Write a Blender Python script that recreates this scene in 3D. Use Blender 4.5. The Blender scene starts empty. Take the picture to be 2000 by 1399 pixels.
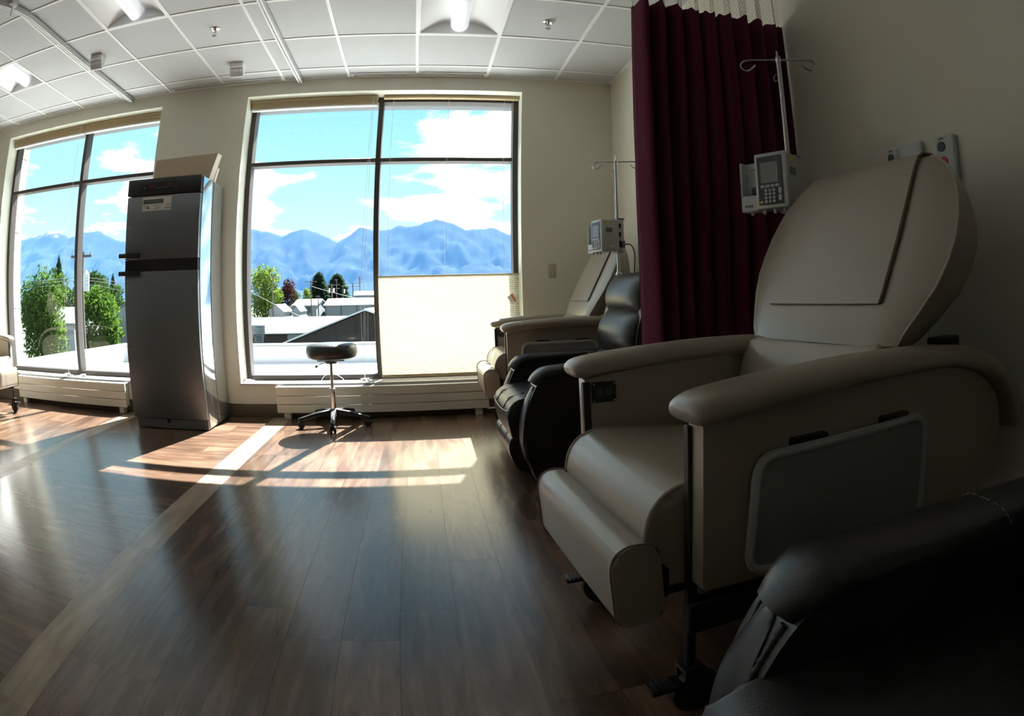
import bpy, bmesh, math, random
from mathutils import Vector, Matrix, noise
R = math.radians
SC = bpy.context.scene
COL = SC.collection

# ------------------------------------------------------------------ camera (wide fisheye lens)
CAM_H = 0.9528
cd = bpy.data.cameras.new('camera'); cam = bpy.data.objects.new('camera', cd); COL.objects.link(cam); SC.camera = cam
cd.type = 'PANO'
ct = cd if hasattr(cd, 'panorama_type') else cd.cycles
ct.panorama_type = 'FISHEYE_LENS_POLYNOMIAL'
ct.fisheye_fov = R(200)
ct.fisheye_polynomial_k0 = 0.0
ct.fisheye_polynomial_k1 = -4.84128291e-02
ct.fisheye_polynomial_k2 = -1.96229195e-04
ct.fisheye_polynomial_k3 = 1.23480892e-05
ct.fisheye_polynomial_k4 = -5.74293604e-07
cd.sensor_fit = 'HORIZONTAL'; cd.sensor_width = 36
cd.shift_x = -0.115280; cd.shift_y = -0.106466
cd.clip_start = 0.02; cd.clip_end = 5000
def aim(yaw, pitch, roll):
    f = Vector((math.sin(yaw)*math.cos(pitch), math.cos(yaw)*math.cos(pitch), math.sin(pitch)))
    r = Vector((math.cos(yaw), -math.sin(yaw), 0)); u = r.cross(f)
    r2 = r*math.cos(roll)+u*math.sin(roll); u2 = -r*math.sin(roll)+u*math.cos(roll)
    return Matrix(((r2.x, u2.x, -f.x, 0), (r2.y, u2.y, -f.y, 0), (r2.z, u2.z, -f.z, CAM_H), (0, 0, 0, 1)))
cam.matrix_world = aim(0.34650850, 0.01806174, -0.03039003)

# ------------------------------------------------------------------ view, sky, sun
SC.view_settings.view_transform = 'Standard'; SC.view_settings.look = 'None'
SC.view_settings.gamma = 1.0; SC.view_settings.use_curve_mapping = False
SC.view_settings.exposure = 1.38
SUN_STRENGTH = 17.0
SKY_STRENGTH = 0.74
wd = bpy.data.worlds.new('sky'); SC.world = wd; wd.use_nodes = True
def build_sky():
    nt = wd.node_tree; nt.nodes.clear(); N = nt.nodes.new; L = nt.links.new
    tc = N('ShaderNodeTexCoord'); sep = N('ShaderNodeSeparateXYZ'); L(tc.outputs['Generated'], sep.inputs[0])
    ramp = N('ShaderNodeValToRGB'); L(sep.outputs['Z'], ramp.inputs[0])
    e = ramp.color_ramp.elements
    e[0].position = 0.0; e[0].color = (0.46, 0.68, 0.72, 1)
    e[1].position = 0.8; e[1].color = (0.06, 0.19, 0.45, 1)
    m = e.new(0.22); m.color = (0.31, 0.58, 0.68, 1)
    m = e.new(0.38); m.color = (0.18, 0.46, 0.64, 1)
    # cumulus clouds: project the direction on a flat cloud layer
    add = N('ShaderNodeMath'); add.operation = 'MAXIMUM'; add.inputs[1].default_value = 0.0; L(sep.outputs['Z'], add.inputs[0])
    add2 = N('ShaderNodeMath'); add2.operation = 'ADD'; add2.inputs[1].default_value = 0.16; L(add.outputs[0], add2.inputs[0])
    dx = N('ShaderNodeMath'); dx.operation = 'DIVIDE'; L(sep.outputs['X'], dx.inputs[0]); L(add2.outputs[0], dx.inputs[1])
    dy = N('ShaderNodeMath'); dy.operation = 'DIVIDE'; L(sep.outputs['Y'], dy.inputs[0]); L(add2.outputs[0], dy.inputs[1])
    com = N('ShaderNodeCombineXYZ'); L(dx.outputs[0], com.inputs[0]); L(dy.outputs[0], com.inputs[1]); com.inputs[2].default_value = 8.4
    no = N('ShaderNodeTexNoise'); no.inputs['Scale'].default_value = 1.6; no.inputs['Detail'].default_value = 7; no.inputs['Roughness'].default_value = 0.55
    L(com.outputs[0], no.inputs['Vector'])
    cr = N('ShaderNodeValToRGB'); L(no.outputs['Fac'], cr.inputs[0])
    cr.color_ramp.elements[0].position = 0.49; cr.color_ramp.elements[0].color = (0, 0, 0, 1)
    cr.color_ramp.elements[1].position = 0.545; cr.color_ramp.elements[1].color = (1, 1, 1, 1)
    mix = N('ShaderNodeMix'); mix.data_type = 'RGBA'; L(cr.outputs[0], mix.inputs[0]); L(ramp.outputs[0], mix.inputs[6])
    mix.inputs[7].default_value = (0.85, 0.87, 0.87, 1)
    bg = N('ShaderNodeBackground'); L(mix.outputs[2], bg.inputs[0]); bg.inputs[1].default_value = SKY_STRENGTH
    out = N('ShaderNodeOutputWorld'); L(bg.outputs[0], out.inputs[0])
build_sky()
sl = bpy.data.lights.new('sun', 'SUN'); sun = bpy.data.objects.new('sun', sl); COL.objects.link(sun)
sl.energy = SUN_STRENGTH; sl.angle = R(0.53); sl.color = (1.0, 0.97, 0.94)
SUN_DIR = Vector((0.262, 0.877, 1.0)).normalized()
sun.rotation_euler = (-SUN_DIR).to_track_quat('-Z', 'Y').to_euler()
sun.location = SUN_DIR*60

# ------------------------------------------------------------------ helpers
def link(o, parent=None):
    COL.objects.link(o)
    if parent is not None: o.parent = parent
    return o
def empty(name, loc=(0, 0, 0), rz=0.0, parent=None):
    o = bpy.data.objects.new(name, None); o.location = loc; o.rotation_euler = (0, 0, rz); o.empty_display_size = 0.1
    return link(o, parent)
def tag(o, label, cat, group=None):
    o['label'] = label; o['category'] = cat
    if group: o['group'] = group
    return o
def structure(o, label=None):
    o['kind'] = 'structure'
    if label: o['label'] = label
    return o
def mesh_from(bm, name, smooth=40):
    me = bpy.data.meshes.new(name); bmesh.ops.recalc_face_normals(bm, faces=bm.faces[:]); bm.to_mesh(me); bm.free()
    if smooth:
        me.polygons.foreach_set('use_smooth', [True]*len(me.polygons))
        me.set_sharp_from_angle(angle=R(smooth))
    return me
def obj(name, bm, mat, parent=None, smooth=40, loc=None):
    me = mesh_from(bm, name, smooth); me.materials.append(mat)
    o = bpy.data.objects.new(name, me)
    if loc: o.location = loc
    return link(o, parent)
def BM(): return bmesh.new()
def copy_tree(o, parent=None):
    c = o.copy(); COL.objects.link(c); c.parent = parent
    for ch in list(o.children): copy_tree(ch, c)
    return c
def box(bm, x0, x1, y0, y1, z0, z1, bev=0.0, seg=2, M=None):
    vs = [bm.verts.new((x, y, z)) for x in (x0, x1) for y in (y0, y1) for z in (z0, z1)]
    fs = [bm.faces.new([vs[i] for i in f]) for f in ((0, 1, 3, 2), (4, 6, 7, 5), (0, 4, 5, 1), (2, 3, 7, 6), (0, 2, 6, 4), (1, 5, 7, 3))]
    if M is not None: bmesh.ops.transform(bm, matrix=M, verts=vs)
    if bev > 0:
        ed = list({e for f in fs for e in f.edges})
        bmesh.ops.bevel(bm, geom=ed, offset=bev, segments=seg, profile=0.5, affect='EDGES', clamp_overlap=True)
    return bm
def ngon(bm, pts, closed_extrude, bev=0.0, seg=2):
    """prism: pts = list of 3D points of one cap, closed_extrude = vector"""
    a = [bm.verts.new(p) for p in pts]; d = Vector(closed_extrude); b = [bm.verts.new(Vector(p)+d) for p in pts]
    n = len(pts); f0 = bm.faces.new(a[::-1]); f1 = bm.faces.new(b)
    for i in range(n): bm.faces.new((a[i], a[(i+1) % n], b[(i+1) % n], b[i]))
    if bev > 0:
        bmesh.ops.bevel(bm, geom=list(f0.edges)+list(f1.edges), offset=bev, segments=seg, profile=0.5, affect='EDGES', clamp_overlap=True)
    return bm
def rpoly(pts, r, n=5):
    """round the corners of a 2D polygon"""
    out = []; m = len(pts)
    for i in range(m):
        p = Vector(pts[i]); a = Vector(pts[i-1]); b = Vector(pts[(i+1) % m])
        rr = r[i] if isinstance(r, (list, tuple)) else r
        da = (a-p); db = (b-p); la = min(rr, da.length*0.48); lb = min(rr, db.length*0.48)
        if rr < 1e-5: out.append((p.x, p.y)); continue
        A = p+da.normalized()*la; B = p+db.normalized()*lb
        for k in range(n+1):
            t = k/n; q = A*(1-t)**2+p*2*t*(1-t)+B*t*t; out.append((q.x, q.y))
    return out
def prism_uz(bm, pts, y0, y1, bev=0.0, seg=2): return ngon(bm, [(u, y0, z) for u, z in pts], (0, y1-y0, 0), bev, seg)
def prism_xy(bm, pts, z0, z1, bev=0.0, seg=2): return ngon(bm, [(u, v, z0) for u, v in pts], (0, 0, z1-z0), bev, seg)
def prism_yz(bm, pts, x0, x1, bev=0.0, seg=2): return ngon(bm, [(x0, u, v) for u, v in pts], (x1-x0, 0, 0), bev, seg)
def loft(bm, rings, caps=True, close=True):
    R_ = [[bm.verts.new(p) for p in ring] for ring in rings]; n = len(R_[0])
    for a, b in zip(R_, R_[1:]):
        for i in range(n if close else n-1): bm.faces.new((a[i], a[(i+1) % n], b[(i+1) % n], b[i]))
    if caps: bm.faces.new(R_[0][::-1]); bm.faces.new(R_[-1])
    return bm
def tube(bm, path, r, seg=8, caps=True, closed=False):
    P = [Vector(p) for p in path]; n = len(P); rings = []; up = None
    for i in range(n):
        t = (P[(i+1) % n]-P[i-1]) if closed else (P[min(i+1, n-1)]-P[max(i-1, 0)])
        t.normalize()
        if up is None:
            up = Vector((0, 0, 1)) if abs(t.z) < 0.9 else Vector((1, 0, 0))
        x = up-t*up.dot(t); x.normalize(); y = t.cross(x); up = x
        rr = r[i] if isinstance(r, (list, tuple)) else r
        rings.append([P[i]+(x*math.cos(2*math.pi*k/seg)+y*math.sin(2*math.pi*k/seg))*rr for k in range(seg)])
    if closed: rings.append(rings[0])
    return loft(bm, rings, caps and not closed)
def lathe(bm, prof, c=(0, 0, 0), seg=20, axis='z', caps=True):
    rings = []
    for r, h in prof:
        ring = []
        for k in range(seg):
            a = 2*math.pi*k/seg; x, y = r*math.cos(a), r*math.sin(a)
            v = {'z': (x, y, h), 'y': (x, h, y), 'x': (h, x, y)}[axis]
            ring.append((c[0]+v[0], c[1]+v[1], c[2]+v[2]))
        rings.append(ring)
    return loft(bm, rings, caps)
def smooth_path(pts, n=6):
    out = []; P = [Vector(p) for p in pts]
    for i in range(len(P)-1):
        p0 = P[max(i-1, 0)]; p1 = P[i]; p2 = P[i+1]; p3 = P[min(i+2, len(P)-1)]
        for k in range(n):
            t = k/n
            out.append(0.5*((2*p1)+(p2-p0)*t+(2*p0-5*p1+4*p2-p3)*t*t+(3*p1-p0-3*p2+p3)*t**3))
    out.append(P[-1]); return out
def text_mesh(bm_name, s, size, M, mat, parent, depth=0.0002):
    cu = bpy.data.curves.new(bm_name, 'FONT'); cu.body = s; cu.size = size; cu.align_x = 'CENTER'; cu.align_y = 'CENTER'; cu.extrude = depth; cu.resolution_u = 2
    t = bpy.data.objects.new(bm_name, cu); COL.objects.link(t)
    me = bpy.data.meshes.new_from_object(t.evaluated_get(bpy.context.evaluated_depsgraph_get()))
    bpy.data.objects.remove(t); bpy.data.curves.remove(cu)
    me.transform(M); me.materials.clear(); me.materials.append(mat)
    return link(bpy.data.objects.new(bm_name, me), parent)

# ------------------------------------------------------------------ materials
def mat(name, col, rough=0.5, metal=0.0, spec=0.5, var=0.0, vscale=8.0, bump=0.0, bscale=200.0, coat=0.0, stretch=None, var_dark=0.6):
    m = bpy.data.materials.new(name); m.use_nodes = True; nt = m.node_tree; N = nt.nodes.new; L = nt.links.new
    b = nt.nodes['Principled BSDF']; b.inputs['Base Color'].default_value = (*col, 1); b.inputs['Roughness'].default_value = rough
    b.inputs['Metallic'].default_value = metal; b.inputs['Specular IOR Level'].default_value = spec
    if coat: b.inputs['Coat Weight'].default_value = coat; b.inputs['Coat Roughness'].default_value = 0.1
    tc = N('ShaderNodeTexCoord'); vec = tc.outputs['Object']
    if stretch:
        mp = N('ShaderNodeMapping'); mp.inputs['Scale'].default_value = stretch; L(vec, mp.inputs[0]); vec = mp.outputs[0]
    if var > 0:
        no = N('ShaderNodeTexNoise'); no.inputs['Scale'].default_value = vscale; no.inputs['Detail'].default_value = 5; L(vec, no.inputs['Vector'])
        mx = N('ShaderNodeMix'); mx.data_type = 'RGBA'
        mx.inputs[6].default_value = (*[c*(1-var*var_dark) for c in col], 1); mx.inputs[7].default_value = (*[min(1, c*(1+var*0.6)) for c in col], 1)
        L(no.outputs['Fac'], mx.inputs[0]); L(mx.outputs[2], b.inputs['Base Color'])
    if bump > 0:
        nb = N('ShaderNodeTexNoise'); nb.inputs['Scale'].default_value = bscale; nb.inputs['Detail'].default_value = 3; L(vec, nb.inputs['Vector'])
        bp = N('ShaderNodeBump'); bp.inputs['Strength'].default_value = bump; bp.inputs['Distance'].default_value = 0.002; L(nb.outputs['Fac'], bp.inputs['Height']); L(bp.outputs[0], b.inputs['Normal'])
    return m
def wood_mat(name, dark, mid, light, rough, rnd=True):
    m = bpy.data.materials.new(name); m.use_nodes = True; nt = m.node_tree; N = nt.nodes.new; L = nt.links.new
    b = nt.nodes['Principled BSDF']; b.inputs['Specular IOR Level'].default_value = 0.55
    tc = N('ShaderNodeTexCoord'); oi = N('ShaderNodeObjectInfo')
    ad = N('ShaderNodeVectorMath'); ad.operation = 'ADD'; L(tc.outputs['Object'], ad.inputs[0])
    sc = N('ShaderNodeVectorMath'); sc.operation = 'SCALE'; sc.inputs[0].default_value = (13, 7, 3); L(oi.outputs['Random'], sc.inputs['Scale']); L(sc.outputs[0], ad.inputs[1])
    mp = N('ShaderNodeMapping'); mp.inputs['Scale'].default_value = (1.1, 9, 1); L(ad.outputs[0], mp.inputs[0])
    n1 = N('ShaderNodeTexNoise'); n1.inputs['Scale'].default_value = 2.2; n1.inputs['Detail'].default_value = 5; n1.inputs['Roughness'].default_value = 0.55; n1.inputs['Distortion'].default_value = 0.6; L(mp.outputs[0], n1.inputs['Vector'])
    r1 = N('ShaderNodeValToRGB'); L(n1.outputs['Fac'], r1.inputs[0]); e = r1.color_ramp.elements
    e[0].position = 0.28; e[0].color = (*dark, 1); e[1].position = 0.72; e[1].color = (*light, 1); k = e.new(0.5); k.color = (*mid, 1)
    # big soft patches and a per-plank tone
    mp2 = N('ShaderNodeMapping'); mp2.inputs['Scale'].default_value = (1.2, 3.5, 1); L(ad.outputs[0], mp2.inputs[0])
    n2 = N('ShaderNodeTexNoise'); n2.inputs['Scale'].default_value = 2.0; n2.inputs['Detail'].default_value = 2; L(mp2.outputs[0], n2.inputs['Vector'])
    mr = N('ShaderNodeMapRange'); mr.inputs['From Min'].default_value = 0.3; mr.inputs['From Max'].default_value = 0.7; mr.inputs['To Min'].default_value = 0.7; mr.inputs['To Max'].default_value = 1.3; L(n2.outputs['Fac'], mr.inputs[0])
    mr2 = N('ShaderNodeMapRange'); mr2.inputs['To Min'].default_value = 0.66 if rnd else 0.92; mr2.inputs['To Max'].default_value = 1.34 if rnd else 1.08; L(oi.outputs['Random'], mr2.inputs[0])
    mu = N('ShaderNodeMath'); mu.operation = 'MULTIPLY'; L(mr.outputs[0], mu.inputs[0]); L(mr2.outputs[0], mu.inputs[1])
    ms = N('ShaderNodeVectorMath'); ms.operation = 'SCALE'; L(r1.outputs[0], ms.inputs[0]); L(mu.outputs[0], ms.inputs['Scale'])
    L(ms.outputs[0], b.inputs['Base Color'])
    rr = N('ShaderNodeMapRange'); rr.inputs['To Min'].default_value = rough; rr.inputs['To Max'].default_value = rough; L(n1.outputs['Fac'], rr.inputs[0]); L(rr.outputs[0], b.inputs['Roughness'])
    bp = N('ShaderNodeBump'); bp.inputs['Strength'].default_value = 0.0
    return m
def glass_mat(name):
    m = bpy.data.materials.new(name); m.use_nodes = True; nt = m.node_tree; nt.nodes.clear(); N = nt.nodes.new; L = nt.links.new
    tr = N('ShaderNodeBsdfTransparent'); tr.inputs[0].default_value = (0.955, 0.985, 0.975, 1)
    gl = N('ShaderNodeBsdfGlossy'); gl.inputs['Roughness'].default_value = 0.0
    lw = N('ShaderNodeLayerWeight'); lw.inputs['Blend'].default_value = 0.5
    pw = N('ShaderNodeMath'); pw.operation = 'POWER'; pw.inputs[1].default_value = 5.0; L(lw.outputs['Facing'], pw.inputs[0])
    ma = N('ShaderNodeMath'); ma.operation = 'MULTIPLY_ADD'; ma.inputs[1].default_value = 0.8; ma.inputs[2].default_value = 0.025; L(pw.outputs[0], ma.inputs[0])
    mx = N('ShaderNodeMixShader'); L(ma.outputs[0], mx.inputs[0]); L(tr.outputs[0], mx.inputs[1]); L(gl.outputs[0], mx.inputs[2])
    o = N('ShaderNodeOutputMaterial'); L(mx.outputs[0], o.inputs[0]); return m
def translucent_mat(name, col, trans, frac=0.5):
    m = bpy.data.materials.new(name); m.use_nodes = True; nt = m.node_tree; nt.nodes.clear(); N = nt.nodes.new; L = nt.links.new
    d = N('ShaderNodeBsdfDiffuse'); d.inputs[0].default_value = (*col, 1)
    t = N('ShaderNodeBsdfTranslucent'); t.inputs[0].default_value = (*trans, 1)
    mx = N('ShaderNodeMixShader'); mx.inputs[0].default_value = frac; L(d.outputs[0], mx.inputs[1]); L(t.outputs[0], mx.inputs[2])
    o = N('ShaderNodeOutputMaterial'); L(mx.outputs[0], o.inputs[0]); return m

M = {}
M['wall'] = mat('cream_wall_paint', (0.75, 0.72, 0.61), 0.75, var=0.05, vscale=3, bump=0.25, bscale=350)
M['reveal'] = mat('white_reveal_paint', (0.80, 0.82, 0.70), 0.7, bump=0.2, bscale=350)
M['tile'] = mat('ceiling_tile_white', (0.58, 0.60, 0.60), 0.9, var=0.06, vscale=120, bump=0.6, bscale=500)
M['tbar'] = mat('white_grid_metal', (0.86, 0.88, 0.87), 0.45)
M['plenum'] = mat('pale_plenum', (0.72, 0.72, 0.72), 0.9)
M['whitemetal'] = mat('white_enamel', (0.86, 0.87, 0.87), 0.4)
M['trackmetal'] = mat('brushed_track_aluminium', (0.72, 0.73, 0.73), 0.35, metal=0.6)
M['lens'] = mat('frosted_lamp_lens', (0.92, 0.93, 0.95), 0.35)
_b = M['lens'].node_tree.nodes['Principled BSDF']; _b.inputs['Emission Color'].default_value = (0.86, 0.94, 1.0, 1); _b.inputs['Emission Strength'].default_value = 0.14   # dimmed fluorescent lamps
M['dark'] = mat('dark_slot', (0.02, 0.02, 0.02), 0.8)
M['plank'] = wood_mat('dark_walnut_plank', (0.058, 0.031, 0.020), (0.108, 0.062, 0.041), (0.172, 0.106, 0.068), 0.235)
M['strip'] = wood_mat('pale_oak_plank', (0.22, 0.15, 0.10), (0.31, 0.225, 0.155), (0.40, 0.30, 0.21), 0.30, False)
M['slab'] = mat('floor_joint', (0.05, 0.033, 0.024), 0.7)
M['bronze'] = mat('dark_bronze_frame', (0.055, 0.045, 0.040), 0.45, metal=0.2)
M['glass'] = glass_mat('window_glass')
M['sill'] = mat('grey_sill', (0.50, 0.48, 0.46), 0.45)
M['baseb'] = mat('brown_vinyl_base', (0.12, 0.09, 0.06), 0.6)
M['heater'] = mat('cream_heater_enamel', (0.66, 0.62, 0.52), 0.45)
M['shade'] = mat('tan_blind_stack', (0.50, 0.40, 0.24), 0.8)
M['pleat'] = translucent_mat('pleated_blind_cloth', (0.80, 0.76, 0.62), (0.52, 0.48, 0.37), 0.5)
M['cordw'] = mat('white_cord', (0.85, 0.85, 0.83), 0.6)
M['tagorange'] = mat('orange_print', (0.75, 0.22, 0.08), 0.6)
M['tagwhite'] = mat('white_print', (0.8, 0.8, 0.8), 0.6)
M['vinyl'] = mat('tan_vinyl', (0.36, 0.31, 0.245), 0.32, spec=0.85, var=0.06, vscale=6, bump=0.12, bscale=420)
M['vinylpipe'] = mat('dark_tan_piping', (0.15, 0.115, 0.085), 0.5)
M['tray'] = mat('grey_tray_laminate', (0.27, 0.27, 0.265), 0.5, var=0.3, vscale=400)
M['trayrim'] = mat('grey_tray_rim', (0.46, 0.47, 0.47), 0.4)
M['black'] = mat('black_plastic', (0.015, 0.015, 0.016), 0.4)
M['blackmetal'] = mat('black_powder_coat', (0.012, 0.012, 0.012), 0.45)
M['rubber'] = mat('black_rubber', (0.02, 0.02, 0.02), 0.65)
M['leather'] = mat('black_leather', (0.018, 0.018, 0.020), 0.37, spec=0.5, bump=0.18, bscale=260, var=0.1, vscale=20)
M['thread'] = mat('stitching_thread', (0.16, 0.15, 0.15), 0.7)
M['chrome'] = mat('chrome', (0.75, 0.75, 0.76), 0.12, metal=1.0)
M['steelpole'] = mat('stainless_pole', (0.62, 0.62, 0.63), 0.25, metal=1.0)
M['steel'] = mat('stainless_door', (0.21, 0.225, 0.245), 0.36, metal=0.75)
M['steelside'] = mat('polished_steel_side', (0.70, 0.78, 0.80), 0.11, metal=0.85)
M['panelblack'] = mat('black_control_panel', (0.018, 0.018, 0.020), 0.3)
M['led'] = mat('dark_red_display', (0.10, 0.012, 0.012), 0.3)
M['sticker'] = mat('white_sticker', (0.62, 0.60, 0.55), 0.6)
M['stickergrey'] = mat('grey_sticker_print', (0.10, 0.10, 0.11), 0.6)
M['card'] = mat('tan_cardboard', (0.46, 0.34, 0.24), 0.8, var=0.1, vscale=12)
M['cardedge'] = mat('pale_card_edge', (0.72, 0.66, 0.56), 0.8)
M['curtain'] = mat('maroon_curtain_cloth', (0.120, 0.022, 0.048), 0.9, spec=0.1, var=0.25, vscale=260, bump=0.4, bscale=400)
M['net'] = mat('cream_curtain_net', (0.20, 0.165, 0.115), 0.8)
M['pump'] = mat('pale_grey_pump_case', (0.56, 0.60, 0.60), 0.45)
M['pumpside'] = mat('grey_pump_side', (0.46, 0.47, 0.45), 0.5)
M['keypad'] = mat('dark_keypad', (0.06, 0.07, 0.085), 0.4)
M['screen'] = mat('grey_lcd', (0.27, 0.29, 0.29), 0.25)
M['key'] = mat('white_keys', (0.62, 0.63, 0.64), 0.5)
M['yellow'] = mat('yellow_label', (0.65, 0.58, 0.05), 0.6)
M['purple'] = mat('purple_clamp', (0.13, 0.09, 0.14), 0.5)
M['almond'] = mat('almond_plastic', (0.52, 0.48, 0.36), 0.45)
M['greyplastic'] = mat('light_grey_plastic', (0.55, 0.57, 0.58), 0.45)
M['red'] = mat('red_button', (0.55, 0.03, 0.03), 0.4)
M['stone'] = mat('cream_limestone', (0.70, 0.64, 0.52), 0.8, var=0.15, vscale=5)
M['roofwhite'] = mat('white_roof_membrane', (0.66, 0.67, 0.68), 0.7)
M['extwall'] = mat('dark_outer_masonry', (0.11, 0.12, 0.13), 0.8)
M['coping'] = mat('pale_metal_coping', (0.22, 0.235, 0.23), 0.5)
M['roofmetal'] = mat('white_metal_roofing', (0.66, 0.68, 0.70), 0.5)
M['brownwall'] = mat('brown_board_wall', (0.033, 0.024, 0.024), 0.8, var=0.3, vscale=1.5)
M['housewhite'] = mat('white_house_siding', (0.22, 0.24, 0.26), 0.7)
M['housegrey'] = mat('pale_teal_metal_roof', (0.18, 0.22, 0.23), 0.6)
M['winblue'] = mat('house_window_pane', (0.05, 0.08, 0.11), 0.15)
M['ground'] = mat('town_ground', (0.06, 0.065, 0.05), 0.9, var=0.5, vscale=0.05)
M['bark'] = mat('tree_bark', (0.045, 0.035, 0.028), 0.9)
M['polewood'] = mat('weathered_pole', (0.10, 0.085, 0.07), 0.9)
M['wire'] = mat('aluminium_wire', (0.20, 0.21, 0.22), 0.5)
M['mount'] = mat('forested_rock', (0.032, 0.042, 0.046), 1.0, spec=0.0, var=0.8, vscale=0.012)
def add_snow(m):
    nt = m.node_tree; N = nt.nodes.new; L = nt.links.new; b = nt.nodes['Principled BSDF']; src = b.inputs['Base Color'].links[0].from_socket
    g = N('ShaderNodeNewGeometry'); sp = N('ShaderNodeSeparateXYZ'); L(g.outputs['Position'], sp.inputs[0])
    hr = N('ShaderNodeMapRange'); hr.inputs['From Min'].default_value = 128; hr.inputs['From Max'].default_value = 190; L(sp.outputs['Z'], hr.inputs[0])
    no = N('ShaderNodeTexNoise'); no.inputs['Scale'].default_value = 0.045; no.inputs['Detail'].default_value = 6; no.inputs['Roughness'].default_value = 0.65; L(g.outputs['Position'], no.inputs['Vector'])
    ml = N('ShaderNodeMath'); ml.operation = 'MULTIPLY'; L(hr.outputs[0], ml.inputs[0]); L(no.outputs['Fac'], ml.inputs[1])
    rp = N('ShaderNodeValToRGB'); rp.color_ramp.elements[0].position = 0.41; rp.color_ramp.elements[1].position = 0.50; L(ml.outputs[0], rp.inputs[0])
    mx = N('ShaderNodeMix'); mx.data_type = 'RGBA'; L(rp.outputs[0], mx.inputs[0]); L(src, mx.inputs[6]); mx.inputs[7].default_value = (0.15, 0.16, 0.18, 1); L(mx.outputs[2], b.inputs['Base Color'])
add_snow(M['mount'])
def leaf(name, c):
    return translucent_mat(name, c, (c[0]*1.3, c[1]*1.3, c[2]*0.7), 0.45)
M['leaf_light'] = leaf('yellow_green_leaves', (0.115, 0.165, 0.035))
M['leaf_mid'] = leaf('green_leaves', (0.055, 0.105, 0.025))
M['leaf_dark'] = leaf('deep_green_leaves', (0.030, 0.060, 0.022))
M['leaf_conifer'] = leaf('conifer_needles', (0.034, 0.066, 0.050))
M['leaf_purple'] = leaf('purple_plum_leaves', (0.045, 0.020, 0.030))

# ------------------------------------------------------------------ room shell
XL, XR, YB, YF, ZC = -6.0, 1.576, -2.2, 4.721, 2.833
YW = -3.4   # the room runs on behind the viewer
YO = 5.25
W1 = (-1.7315, 0.771); W2 = (-5.176, -2.682); ZS, ZT = 0.276, 2.712

def plank_zone(floor, name, x0, x1, y0, y1, along, wid, length, m, seed):
    rnd = random.Random(seed); cache = {}
    def piece(cx, cy, L, Wd, rz):
        k = (round(L, 3), round(Wd, 3))
        if k not in cache:
            bm = BM(); box(bm, -L/2+0.00035, L/2-0.00035, -Wd/2+0.00035, Wd/2-0.00035, -0.008, 0.0)
            me = mesh_from(bm, name, 0); me.materials.append(m); cache[k] = me
        o = bpy.data.objects.new(name, cache[k]); o.location = (cx, cy, 0); o.rotation_euler = (0, 0, rz); link(o, floor)
    lo, hi, a0, a1 = (x0, x1, y0, y1) if along == 'y' else (y0, y1, x0, x1)
    n = max(1, round((hi-lo)/wid)); w = (hi-lo)/n
    for i in range(n):
        c = lo+(i+0.5)*w; s = a0-rnd.choice([0.0, 0.3, 0.6, 0.9])*length*0.95-0.04
        while s < a1-1e-4:
            b, e = max(s, a0), min(s+length, a1); s += length
            if e-b < 0.03: continue
            if along == 'y': piece(c, (b+e)/2, e-b, w, math.pi/2)
            else: piece((b+e)/2, c, e-b, w, 0)
def build_floor():
    bm = BM(); box(bm, XL-0.1, XR+0.1, YW-0.1, YF+0.05, -0.15, -0.004)
    fl = structure(obj('floor', bm, M['slab'], smooth=0), 'dark walnut plank floor with pale oak border strips')
    plank_zone(fl, 'floor_plank', -1.261, XR, YB, YF, 'y', 0.178, 1.22, M['plank'], 3)
    plank_zone(fl, 'border_plank', -1.435, -1.261, YB, YF, 'y', 0.174, 1.22, M['strip'], 5)
    plank_zone(fl, 'floor_plank', -2.85, -1.435, YB, YF, 'x', 0.178, 1.22, M['plank'], 7)
    plank_zone(fl, 'border_plank', -3.02, -2.85, YB, YF, 'y', 0.174, 1.22, M['strip'], 9)
    plank_zone(fl, 'floor_plank', XL, -3.02, YB, YF, 'y', 0.178, 1.22, M['plank'], 11)
build_floor()

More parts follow.
